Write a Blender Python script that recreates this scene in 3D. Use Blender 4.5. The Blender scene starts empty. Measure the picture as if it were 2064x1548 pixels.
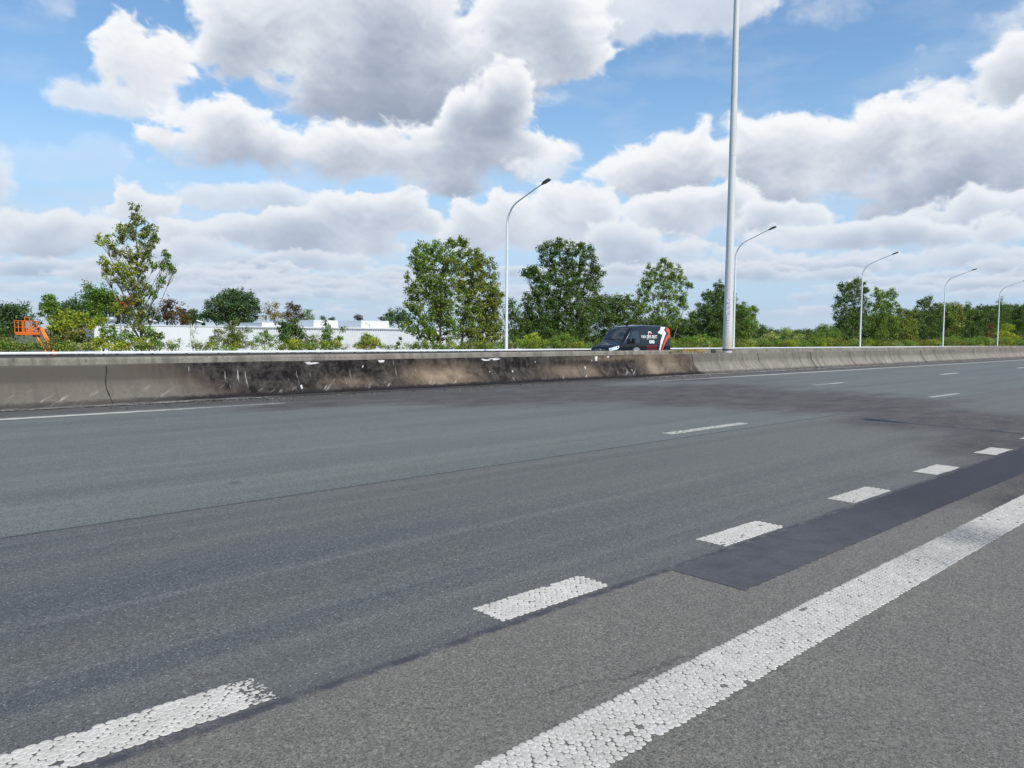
import bpy, math, random
import numpy as np
from mathutils import Vector, Matrix
R = math.radians
rng = np.random.default_rng(7)
random.seed(7)
sc = bpy.context.scene
COL = sc.collection

# ------------------------------------------------------------------ camera
YAW, PITCH, ROLL, H, XF = 0.81593316, 0.06433412, 0.00910861, 1.4278612, 0.00504
FPX = 1550.0
FW = np.array([math.cos(YAW)*math.cos(PITCH), math.sin(YAW)*math.cos(PITCH), -math.sin(PITCH)])
RT = np.array([math.sin(YAW), -math.cos(YAW), 0.0])
UP = np.cross(RT, FW)
cR, sR = math.cos(ROLL), math.sin(ROLL)
CX = cR*RT + sR*UP
CY = -sR*RT + cR*UP
CAM = np.array([0, 0, H])
cam = bpy.data.cameras.new('camera'); cam_o = bpy.data.objects.new('camera', cam); COL.objects.link(cam_o)
cam.sensor_width = 36; cam.lens = 36*FPX/2064; cam.clip_start = 0.05; cam.clip_end = 15000
M = Matrix(((CX[0], CY[0], -FW[0], 0), (CX[1], CY[1], -FW[1], 0), (CX[2], CY[2], -FW[2], H), (0, 0, 0, 1)))
cam_o.matrix_world = M
sc.camera = cam_o

def ray(px, py):
    return FW + CX*((px-1032)/FPX) - CY*((py-774)/FPX)
def at(px, py, d):                 # point of the vertical plane y = d seen at that pixel
    v = ray(px, py); return CAM + v*(d/v[1])
def ptz(px, py, Z):                # point at a given depth
    return CAM + ray(px, py)*Z
def gnd(px, py):                   # point of the near carriageway
    v = ray(px, py); t = H/(XF*v[1]-v[2]); return CAM + v*t

# ------------------------------------------------------------------ node helper
class NT:
    def __init__(s, tree): s.t = tree; s.n = tree.nodes; s.l = tree.links
    def new(s, typ, **kw):
        n = s.n.new(typ)
        for k, v in kw.items(): setattr(n, k, v)
        return n
    def put(s, sock, v):
        if isinstance(v, bpy.types.NodeSocket): s.l.new(v, sock)
        elif v is not None: sock.default_value = v
    def m(s, op, a, b=None, c=None, clamp=False):
        n = s.new('ShaderNodeMath', operation=op, use_clamp=clamp)
        s.put(n.inputs[0], a)
        if b is not None: s.put(n.inputs[1], b)
        if c is not None: s.put(n.inputs[2], c)
        return n.outputs[0]
    def vm(s, op, a, b=None, c=None):
        n = s.new('ShaderNodeVectorMath', operation=op)
        s.put(n.inputs[0], a)
        if b is not None: s.put(n.inputs[1], b)
        if c is not None: s.put(n.inputs[2], c)
        return n.outputs['Value'] if op in ('DOT_PRODUCT', 'LENGTH', 'DISTANCE') else n.outputs[0]
    def xyz(s, x, y, z=0.0):
        n = s.new('ShaderNodeCombineXYZ'); s.put(n.inputs[0], x); s.put(n.inputs[1], y); s.put(n.inputs[2], z); return n.outputs[0]
    def sep(s, v):
        n = s.new('ShaderNodeSeparateXYZ'); s.put(n.inputs[0], v); return n.outputs
    def noise(s, v, scale, detail=3, rough=.5, dist=0.0, lac=2.0, col=False, dim='3D', w=None):
        n = s.new('ShaderNodeTexNoise', noise_dimensions=dim)
        if v is not None: s.put(n.inputs['Vector'], v)
        n.inputs['Scale'].default_value = scale; n.inputs['Detail'].default_value = detail
        n.inputs['Roughness'].default_value = rough; n.inputs['Distortion'].default_value = dist; n.inputs['Lacunarity'].default_value = lac
        return n.outputs['Color'] if col else n.outputs['Fac']
    def voro(s, v, scale, feat='F1', detail=0, rough=.5, out='Distance', rand=1.0, smooth=None):
        n = s.new('ShaderNodeTexVoronoi', feature=feat)
        s.put(n.inputs['Vector'], v); n.inputs['Scale'].default_value = scale
        n.inputs['Detail'].default_value = detail; n.inputs['Roughness'].default_value = rough
        n.inputs['Randomness'].default_value = rand
        if smooth is not None: n.inputs['Smoothness'].default_value = smooth
        return n.outputs[out]
    def rng(s, v, a, b, c=0.0, d=1.0, smooth=False):
        n = s.new('ShaderNodeMapRange', interpolation_type='SMOOTHSTEP' if smooth else 'LINEAR')
        s.put(n.inputs[0], v)
        for i, q in enumerate((a, b, c, d)): s.put(n.inputs[i+1], q)
        return n.outputs[0]
    def mix(s, f, a, b, mode='MIX'):
        n = s.new('ShaderNodeMix', data_type='RGBA', blend_type=mode)
        s.put(n.inputs[0], f)
        for i, q in ((6, a), (7, b)):
            if isinstance(q, tuple) and len(q) == 3: q = q + (1,)
            s.put(n.inputs[i], q)
        return n.outputs[2]
    def attr(s, name, out='Fac'):
        return s.new('ShaderNodeAttribute', attribute_name=name).outputs[out]
    def pos(s): return s.new('ShaderNodeNewGeometry').outputs['Position']

# ------------------------------------------------------------------ world: sky with cumulus
SUN_EL = R(50)
LIGHT_DIR = np.array([0.05, 1.0])/np.hypot(.05, 1)       # horizontal direction the light travels in
w = bpy.data.worlds.new("World"); sc.world = w; w.use_nodes = True
t = NT(w.node_tree); t.n.clear()
sky = t.new('ShaderNodeTexSky', sky_type='NISHITA'); sky.sun_disc = False
sky.sun_elevation = SUN_EL; sky.sun_rotation = math.atan2(-LIGHT_DIR[0], -LIGHT_DIR[1])
sky.air_density = 1.0; sky.dust_density = 0.6; sky.ozone_density = 1.6; sky.altitude = 0
dirv = t.new('ShaderNodeTexCoord').outputs['Generated']
el = t.m('ARCSINE', t.sep(dirv)[2])
FH = np.array((math.cos(YAW), math.sin(YAW), 0.0)); RH = np.array((math.sin(YAW), -math.cos(YAW), 0.0))
SKYK = 0.1
skyc = t.mix(1.0, sky.outputs[0], (1.35, 1.62, 1.72, 1), 'MULTIPLY')
skyc = t.mix(t.rng(el, R(0), R(19), .85, .0, True), skyc, (4.3, 5.9, 8.1, 1))       # pale air low over the land
bg = t.new('ShaderNodeBackground'); t.put(bg.inputs[0], skyc); bg.inputs[1].default_value = SKYK
wo = t.new('ShaderNodeOutputWorld'); t.l.new(bg.outputs[0], wo.inputs[0])
w.cycles.sampling_method = 'MANUAL'; w.cycles.sample_map_resolution = 512

# ------------------------------------------------------------------ sun, exposure
sd = bpy.data.lights.new('sun', 'SUN'); sd.energy = 3.7; sd.angle = R(.53); sd.color = (1, .94, .84)
so = bpy.data.objects.new('sun', sd); COL.objects.link(so)
ld = Vector((LIGHT_DIR[0]*math.cos(SUN_EL), LIGHT_DIR[1]*math.cos(SUN_EL), -math.sin(SUN_EL)))
so.rotation_euler = ld.to_track_quat('-Z', 'Y').to_euler(); so.location = (0, -20, 30)
vs = sc.view_settings; vs.view_transform = 'Standard'; vs.look = 'None'; vs.gamma = 1; vs.exposure = 0.0
sc.render.engine = 'CYCLES'
sc.cycles.max_bounces = 6; sc.cycles.transparent_max_bounces = 8

# ------------------------------------------------------------------ object helpers
def mesh(name, V, F, mat=None, parent=None, smooth=False, attrs=None, uvs=None):
    me = bpy.data.meshes.new(name)
    V = np.asarray(V, dtype=np.float32)
    if isinstance(F, np.ndarray):
        n, k = F.shape
        me.vertices.add(len(V)); me.vertices.foreach_set('co', V.ravel())
        me.loops.add(n*k); me.loops.foreach_set('vertex_index', F.ravel().astype(np.int32))
        me.polygons.add(n); me.polygons.foreach_set('loop_start', (np.arange(n)*k).astype(np.int32))
        me.polygons.foreach_set('loop_total', np.full(n, k, np.int32))
        me.update(calc_edges=True)
    else:
        me.from_pydata([tuple(map(float, v)) for v in V], [], F); me.update()
    if smooth: me.polygons.foreach_set('use_smooth', [True]*len(me.polygons))
    for k, a in (attrs or {}).items():
        a = np.asarray(a, np.float32)
        if a.ndim == 1:
            at_ = me.attributes.new(k, 'FLOAT', 'POINT'); at_.data.foreach_set('value', a)
        else:
            at_ = me.attributes.new(k, 'FLOAT_VECTOR', 'POINT'); at_.data.foreach_set('vector', a.ravel())
    if mat: me.materials.append(mat)
    o = bpy.data.objects.new(name, me); COL.objects.link(o)
    if parent: o.parent = parent
    return o
def tag(o, label=None, cat=None, group=None, kind=None):
    if label: o['label'] = label
    if cat: o['category'] = cat
    if group: o['group'] = group
    if kind: o['kind'] = kind
    return o
def empty(name, loc, rz=0):
    o = bpy.data.objects.new(name, None); COL.objects.link(o); o.location = loc; o.rotation_euler = (0, 0, rz)
    o.empty_display_size = .3
    return o
class MB:
    def __init__(s): s.V = []; s.F = []
    def add(s, V, F):
        b = len(s.V); s.V += [tuple(v) for v in V]; s.F += [tuple(b+i for i in f) for f in F]; return s
    def box(s, x0, x1, y0, y1, z0, z1):
        return s.add([(x0,y0,z0),(x1,y0,z0),(x1,y1,z0),(x0,y1,z0),(x0,y0,z1),(x1,y0,z1),(x1,y1,z1),(x0,y1,z1)],
                     [(0,3,2,1),(4,5,6,7),(0,1,5,4),(1,2,6,5),(2,3,7,6),(3,0,4,7)])
    def bar(s, a, b, r, n=6, r2=None):
        return s.tube([a, b], [r, r if r2 is None else r2], n)
    def tube(s, pts, rad, n=8, cap=True):
        pts = [np.array(p, float) for p in pts]
        if np.isscalar(rad): rad = [rad]*len(pts)
        V = []; prev = None
        for i, p in enumerate(pts):
            d = (pts[min(i+1, len(pts)-1)] - pts[max(i-1, 0)]); d = d/(np.linalg.norm(d)+1e-9)
            if prev is None:
                ref = np.array([0, 0, 1.]) if abs(d[2]) < .9 else np.array([1., 0, 0])
                u = np.cross(d, ref)
            else: u = prev - d*(prev@d)
            u /= np.linalg.norm(u); prev = u; v = np.cross(d, u)
            for k in range(n):
                a = 2*math.pi*k/n; V.append(p + rad[i]*(math.cos(a)*u + math.sin(a)*v))
        F = []
        for i in range(len(pts)-1):
            for k in range(n):
                a = i*n+k; b = i*n+(k+1) % n; F.append((a, b, b+n, a+n))
        if cap: F.append(tuple(range(n))[::-1]); F.append(tuple((len(pts)-1)*n+k for k in range(n)))
        return s.add(V, F)
    def prism(s, poly, axis, a, b):
        """extrude 2-D polygon along axis 0/1/2"""
        n = len(poly); V = []
        for q in (a, b):
            for (x, y) in poly:
                V.append({0: (q, x, y), 1: (x, q, y), 2: (x, y, q)}[axis])
        return s.add(V, [tuple(range(n))[::-1], tuple(range(n, 2*n))] + [(i, (i+1) % n, n+(i+1) % n, n+i) for i in range(n)])
    def build(s, name, mat, parent=None, smooth=False, bevel=0):
        import bmesh
        o = mesh(name, s.V, s.F, mat, parent, smooth)
        bm = bmesh.new(); bm.from_mesh(o.data); bmesh.ops.recalc_face_normals(bm, faces=bm.faces); bm.to_mesh(o.data); bm.free()
        if bevel:
            m = o.modifiers.new('bevel', 'BEVEL'); m.width = bevel; m.segments = 2; m.limit_method = 'ANGLE'
        return o
def pmat(name, col, rough=.6, metal=0, noise=None, spec=.5, coat=0, bump=None):
    m = bpy.data.materials.new(name); m.use_nodes = True; q = NT(m.node_tree)
    b = q.n['Principled BSDF']; b.inputs['Roughness'].default_value = rough; b.inputs['Metallic'].default_value = metal
    b.inputs['Specular IOR Level'].default_value = spec; b.inputs['Coat Weight'].default_value = coat
    c = tuple(col) + (1,)
    tc = q.new('ShaderNodeTexCoord').outputs['Object']
    if noise:
        sc_, amt_ = noise
        f = q.noise(tc, sc_, 5, .6)
        q.l.new(q.mix(q.rng(f, .3, .7), tuple(x*(1-amt_) for x in col), tuple(min(1, x*(1+amt_)) for x in col)), b.inputs['Base Color'])
    else: b.inputs['Base Color'].default_value = c
    if bump:
        bn = q.new('ShaderNodeBump'); bn.inputs['Strength'].default_value = bump[1]; bn.inputs['Distance'].default_value = .01
        q.l.new(q.noise(tc, bump[0], 4, .6), bn.inputs['Height']); q.l.new(bn.outputs[0], b.inputs['Normal'])
    return m

# ------------------------------------------------------------------ clouds: a far backdrop shell in front of the sky
def azel(px, py):
    v = ray(px, py); v = v/np.linalg.norm(v)
    return math.atan2(v@RH, v@FH), math.asin(v[2])
# --- clouds: numpy fields over azimuth / elevation
def _perlin(x, y, seed):
    r = np.random.default_rng(seed); a = r.uniform(0, 2*np.pi, (256, 256)); gx, gy = np.cos(a), np.sin(a)
    xi = np.floor(x).astype(int); yi = np.floor(y).astype(int); fx = x-xi; fy = y-yi
    u = fx*fx*fx*(fx*(fx*6-15)+10); v = fy*fy*fy*(fy*(fy*6-15)+10)
    def g(i, j, dx, dy): i = i & 255; j = j & 255; return gx[i, j]*dx+gy[i, j]*dy
    n00 = g(xi, yi, fx, fy); n10 = g(xi+1, yi, fx-1, fy); n01 = g(xi, yi+1, fx, fy-1); n11 = g(xi+1, yi+1, fx-1, fy-1)
    return (n00*(1-u)+n10*u)*(1-v)+(n01*(1-u)+n11*u)*v
def _fbm(x, y, seed, octv=6, gain=.5, mode=0):
    s = 0; a = 1; t = 0; f = 1
    for o in range(octv):
        n = _perlin(x*f+13.7*o, y*f+7.3*o, seed+o)
        if mode == 1: n = .42-np.abs(n)*2.0
        s = s+a*n; t += a; a *= gain; f *= 2.07
    return s/t*(1.6 if mode == 0 else 1.0)
def _ss(x, a, b):
    t = np.clip((x-a)/(b-a), 0, 1); return t*t*(3-2*t)
# cloud groups from far behind to in front: (opacity, softness, darkness, [(cx, cy, rx, r_top, r_bottom) in photograph pixels])
CG = [
 (.45, .8, .3, [(100,25,45,55,35),(90,0,40,40,40)]),
 (.22, 1., .3, [(120,340,150,35,30),(200,320,60,40,30)]),
 (.75, .8, .6, [(-10,375,45,50,30)]),
 (.40, .9, .2, [(1125,200,34,26,22),(1150,190,20,12,10)]),
 (.80, .6, .5, [(1340,15,170,85,70),(1440,10,130,70,60),(1260,60,90,70,30)]),
 (.55, .9, .4, [(1660,-5,130,60,42),(1730,10,70,30,25)]),
 (.35, .9, .1, [(1855,105,18,13,11),(1915,95,30,14,12)]),
 (.60, .8, .5, [(1990,70,60,35,60),(2050,60,60,40,60)]),
 # great bank along the top, flat dark base
 (1., .5, 1.12, [(500,60,140,120,90),(620,100,200,170,100),(800,60,220,160,180),(720,190,180,60,72),(900,170,190,110,92),(850,225,190,60,42),(1050,60,160,120,95),(1130,100,95,80,62),(980,120,150,90,90),(430,20,70,60,40)]),
 # left cloud with its shredded skirt
 (.75, .8, .4, [(150,200,70,36,22),(230,215,130,40,22),(330,215,60,30,30)]),
 (1., .4, .35, [(262,95,55,60,60),(235,130,60,55,50),(320,120,70,50,70),(290,165,80,60,50),(350,110,45,40,60)]),
 # long bank under it
 (1., .45, 1.0, [(430,245,110,42,50),(470,255,90,60,50),(330,280,70,24,22),(520,300,200,50,48),(700,320,200,56,56),(860,335,190,60,60),(900,375,80,30,26),(1020,190,50,68,70),(975,240,80,60,70),(1040,160,25,40,40),(930,300,100,60,70),(1060,310,90,40,62)]),
 (.7, .8, .4, [(1100,340,70,40,34),(1140,310,40,30,30)]),
 # far right bank
 (1., .7, .9, [(2030,170,90,60,60),(1900,190,90,36,50),(2064,140,70,60,60)]),
 (1., .45, 1.25, [(1290,350,95,42,46),(1400,320,90,56,70),(1340,340,110,50,58),(1520,300,120,62,90),(1610,290,60,56,80),(1700,310,120,70,110),(1800,255,90,56,150),(1880,240,80,70,180),(1960,260,110,50,160),(2050,280,90,70,130),(1850,385,160,50,62),(1640,370,160,50,44),(1760,425,60,20,26)]),
 # middle rows
 (.8, .6, .6, [(430,405,80,32,26),(520,400,90,36,24),(590,410,90,30,20)]),
 (1., .35, .55, [(275,405,52,36,36),(320,420,55,24,30),(240,425,50,22,24)]),
 (.95, .4, .7, [(1960,430,90,44,46),(2050,420,70,34,60),(1890,445,70,24,36)]),
 (1., .3, .6, [(960,465,72,56,60),(1040,425,70,48,80),(1120,405,60,36,70),(1180,415,60,44,60),(1215,435,34,32,40),(1080,470,120,50,42)]),
 (1., .3, .75, [(1330,430,70,34,46),(1400,405,70,30,70),(1460,410,70,44,70),(1380,450,120,40,34)]),
 (.95, .4, .7, [(1560,430,70,24,40),(1620,440,80,30,36),(1520,460,60,30,30)]),
 (1., .3, .8, [(60,455,90,28,60),(130,450,60,24,50),(0,455,50,26,60),(190,462,70,24,44),(100,500,150,40,22)]),
 (1., .3, .9, [(400,470,90,26,36),(520,460,110,26,44),(620,455,90,34,48),(700,430,90,44,54),(770,415,70,36,60),(820,420,50,44,48),(860,440,40,22,28),(640,495,150,40,26)]),
 (.95, .45, .7, [(1240,480,60,34,30),(1290,490,60,34,40),(1370,510,80,34,28),(1250,520,80,24,24)]),
 (.95, .4, .75, [(1600,480,90,24,28),(1700,478,90,26,30),(1820,468,90,28,30),(1900,480,60,26,26),(2020,470,70,34,30)]),
 (.9, .5, .7, [(1500,520,90,26,24),(1580,530,90,24,20),(1440,540,70,24,20)]),
 (.85, .5, .7, [(310,520,90,28,24),(240,540,70,20,18),(160,545,70,20,16)]),
 (.85, .5, .75, [(560,530,80,20,20),(640,520,60,20,24),(700,530,50,20,22),(480,525,80,16,16),(420,500,90,24,20)]),
 (.85, .5, .7, [(1700,530,110,22,22),(1820,525,90,24,24),(1950,520,110,26,24),(2050,525,60,24,20)]),
 (.8, .5, .6, [(1240,565,80,22,18),(1300,555,60,18,20),(1180,590,50,16,12)]),
]
for k in range(84):          # small far rows, flatter and denser towards the land
    r_ = np.random.default_rng(900+k); f = (k/84.); cy_ = 540+f*104; cx_ = r_.uniform(-150, 2250); s_ = 1-.62*f
    CG.append((.85-.3*f, .5, .95-.35*f, [(cx_+dx*s_, cy_+r_.uniform(-4, 4)*s_, r_.uniform(45, 95)*s_+14, r_.uniform(11, 20)*s_+1.5, r_.uniform(8, 12)*s_+1.5) for dx in (-110, -50, 0, 55, 115)][:int(r_.integers(2, 6))]))
def cloud_maps(A, E):
    """A, E: 2-D grids, rows running downwards (elevation falling).  Returns coverage and brightness."""
    wx = _fbm(A*11, E*15, 1, 4); wy = _fbm(A*11+31, E*15+17, 5, 4)
    bill = _fbm(A*17+.35*wx, E*24+.35*wy, 80, 7, .50, 1); soft = _fbm(A*9, E*13, 90, 6, .55); fine = _fbm(A*60, E*80, 120, 4, .6)
    b3 = _fbm(A*70+.6*wx, E*95+.6*wy, 180, 4, .5, 1)
    low = np.interp(E, [R(1.5), R(12)], [.45, 1.])
    vary = _fbm(A*5, E*9, 130, 4)*1.2
    veil = _fbm(A*6, E*26, 150, 6, .55); cov = np.clip(.30+.55*veil, 0, .62)*_ss(E, R(14), R(6)); lit = .74+.25*_fbm(A*6, E*26+.5, 150, 5)
    cirrus = np.clip(_fbm(A*4+E*5, E*11-A*2, 160, 6, .6)+.06, 0, .5)*.45; cov = np.maximum(cov, cirrus)
    dE = np.abs(np.gradient(E, axis=0))
    for gi, (oc, sf, dk, puffs) in enumerate(CG):
        D = np.full(A.shape, -3.0); hmax = max(p[3]+p[4] for p in puffs)/FPX
        a0 = min(azel(p[0]-p[2]*1.7-20, p[1])[0] for p in puffs); a1 = max(azel(p[0]+p[2]*1.7+20, p[1])[0] for p in puffs)
        e1 = max(azel(p[0], p[1]-p[3]*1.8-15)[1] for p in puffs); e0 = min(azel(p[0], p[1]+p[4]*1.8+15)[1] for p in puffs)
        ci = np.where((A[0] > a0) & (A[0] < a1))[0]; ri = np.where((E[:, 0] > e0) & (E[:, 0] < e1))[0]
        if len(ci) < 2 or len(ri) < 2: continue
        S = (slice(ri[0], ri[-1]+1), slice(ci[0], ci[-1]+1))
        a, e = A[S], E[S]; D = D[S]
        size = np.clip(hmax/(220/FPX), .18, 1)
        off = 7.31*gi
        if gi > 28: b2 = _fbm(a*30+off, e*60, 80, 5, .56, 1); s2 = _fbm(a*16+off, e*34, 90, 5); f2 = fine[S]
        else: b2, s2, f2 = bill[S], soft[S], fine[S]
        qx = a+.016*wx[S]*size; qy = e+.010*wy[S]*size
        for (cx, cy, rx, rt_, rb) in puffs:
            p0, q0 = azel(cx, cy); k = math.cos(math.atan((cx-1032)/FPX))**2/FPX
            dx = (qx-p0)/(rx*k*1.15); dy = qy-q0; yy = np.where(dy > 0, dy*FPX/(rt_*1.1), dy*FPX/(rb*1.1)); f = 1-np.sqrt(dx*dx+yy*yy)
            h = np.clip(.5+.5*(f-D)/.22, 0, 1); D = D*(1-h)+f*h+.22*h*(1-h)*.5
        n = b2*(.95-.40*sf)+s2*.45*(.5+sf)+b3[S]*.09+f2*.03
        d = D*(.95 if size > .4 else .75)+n*.85
        T0 = _ss(-(e-azel(puffs[0][0], puffs[0][1])[1])/(hmax*.5), 0, 1)
        al = _ss(d, .02, .15+.36*sf+.36*_ss(T0, .2, 1.))
        # what the light from above has to pass before it gets here
        dens = np.clip(d+.05, 0, .75); T = np.zeros(a.shape); acc = np.zeros(a.shape[1]); L = max(.006, .29*hmax)
        de = dE[S]
        for i in range(a.shape[0]):
            acc = acc*np.exp(-de[i]/L)+dens[i]*de[i]/L; 
            kk = .16; acc = (1-2*kk)*acc+kk*np.roll(acc, 3)+kk*np.roll(acc, -3)
            T[i] = acc
        rel = np.clip(b2-np.roll(b2, 5, axis=0), -.5, .5)*(.5+.5*size)+np.clip(s2-np.roll(s2, 9, axis=0), -.4, .4)*.5
        Tm = np.clip(T*(1+.9*s2+.35*vary[S])-.10, 0, 1)
        l = 1.0-dk*(1.10-.30*np.clip(b2*.5+s2, -.3, .6))*Tm**1.05+(.30*rel*(1-.6*sf)+.10*b3[S]*(1-sf))*(1-.65*Tm)+.07*s2
        l += .10*(1-_ss(d, .0, .35))*(T < .3)
        # shaded flat base, brighter where the sun reaches the face
        l = np.clip(l+.14*vary[S], .10, 1)
        if oc < .7: al = al*_ss(s2+.5*b2, -.35, .45)
        al = al*oc
        cov_new = cov[S]+al-cov[S]*al
        lit[S] = np.where(cov_new > 1e-4, (lit[S]*cov[S]*(1-al)+l*al)/np.maximum(cov_new, 1e-4), l); cov[S] = cov_new
    # thin veil low over the land, and the sky outside the photograph
    far = np.maximum(_ss(np.abs(A), R(38), R(48)), _ss(E, R(31), R(38)))
    g = _fbm(A*4.2, E*7, 60, 6)*1.6; gc = _ss(g, .0, .35); gl = np.clip(.8-.5*_ss(g, .1, .8)+.1*bill, .2, 1)
    return cov*(1-far)+gc*far, lit*(1-far)+gl*far

A0 = np.concatenate([np.arange(-78, -37, .5), np.arange(-37, 37, .072), np.arange(37, 79, .5)])*R(1)
E0 = np.concatenate([np.arange(62, 30, -.5), np.arange(30, -.6, -.072)])*R(1)
GA, GE = np.meshgrid(A0, E0)
cov, lit = cloud_maps(GA, GE)
RS = 6000.
V = np.stack([(np.cos(GE)*(np.cos(GA)*FH[0]+np.sin(GA)*RH[0])).ravel(), (np.cos(GE)*(np.cos(GA)*FH[1]+np.sin(GA)*RH[1])).ravel(), np.sin(GE).ravel()], 1)*RS + CAM
edge = (np.abs(GA) > R(76)) | (GE > R(60)); cov = np.where(edge, 0, cov)
I = np.arange(V.shape[0]).reshape(GA.shape)
F = np.stack([I[:-1, :-1].ravel(), I[1:, :-1].ravel(), I[1:, 1:].ravel(), I[:-1, 1:].ravel()], 1)
CLM = bpy.data.materials.new('cloud'); CLM.use_nodes = True; q = NT(CLM.node_tree); q.n.clear()
s = q.sep(q.pos()); el_ = q.m('DIVIDE', s[2], RS)
ramp = q.new('ShaderNodeValToRGB'); q.put(ramp.inputs[0], q.attr('lit')); cr = ramp.color_ramp
cr.elements[0].position = 0; cr.elements[0].color = (.29, .35, .46, 1); cr.elements[1].position = 1; cr.elements[1].color = (.93, .95, .975, 1)
for p_, c_ in ((.3, (.41, .465, .57)), (.55, (.56, .61, .70)), (.8, (.765, .80, .86))): cr.elements.new(p_).color = c_ + (1,)
cc = q.mix(q.rng(el_, 0, .24, .58, 0, True), ramp.outputs[0], (.44, .55, .71))
em = q.new('ShaderNodeEmission'); q.put(em.inputs[0], cc); tr = q.new('ShaderNodeBsdfTransparent'); mx = q.new('ShaderNodeMixShader')
q.put(mx.inputs[0], q.attr('cov')); q.l.new(tr.outputs[0], mx.inputs[1]); q.l.new(em.outputs[0], mx.inputs[2])
ou = q.new('ShaderNodeOutputMaterial'); q.l.new(mx.outputs[0], ou.inputs[0]); CLM.cycles.emission_sampling = 'NONE'
tag(mesh('sky', V, F, CLM, smooth=True, attrs={'cov': cov.ravel(), 'lit': lit.ravel()}), kind='structure')

# ------------------------------------------------------------------ value noise for geometry
def vnoise(x, y, seed=0):
    r = np.random.default_rng(seed); T = r.random((64, 64))
    xi = np.floor(x).astype(int); yi = np.floor(y).astype(int); fx = x-xi; fy = y-yi
    fx = fx*fx*(3-2*fx); fy = fy*fy*(3-2*fy)
    g = lambda i, j: T[i % 64, j % 64]
    return (g(xi, yi)*(1-fx)*(1-fy)+g(xi+1, yi)*fx*(1-fy)+g(xi, yi+1)*(1-fx)*fy+g(xi+1, yi+1)*fx*fy)

def grid(us, vs_):
    U, Vv = np.meshgrid(us, vs_, indexing='ij'); n, m = len(us), len(vs_)
    I = np.arange(n*m).reshape(n, m)
    F = np.stack([I[:-1, :-1].ravel(), I[1:, :-1].ravel(), I[1:, 1:].ravel(), I[:-1, 1:].ravel()], 1)
    return U.ravel(), Vv.ravel(), F

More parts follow.
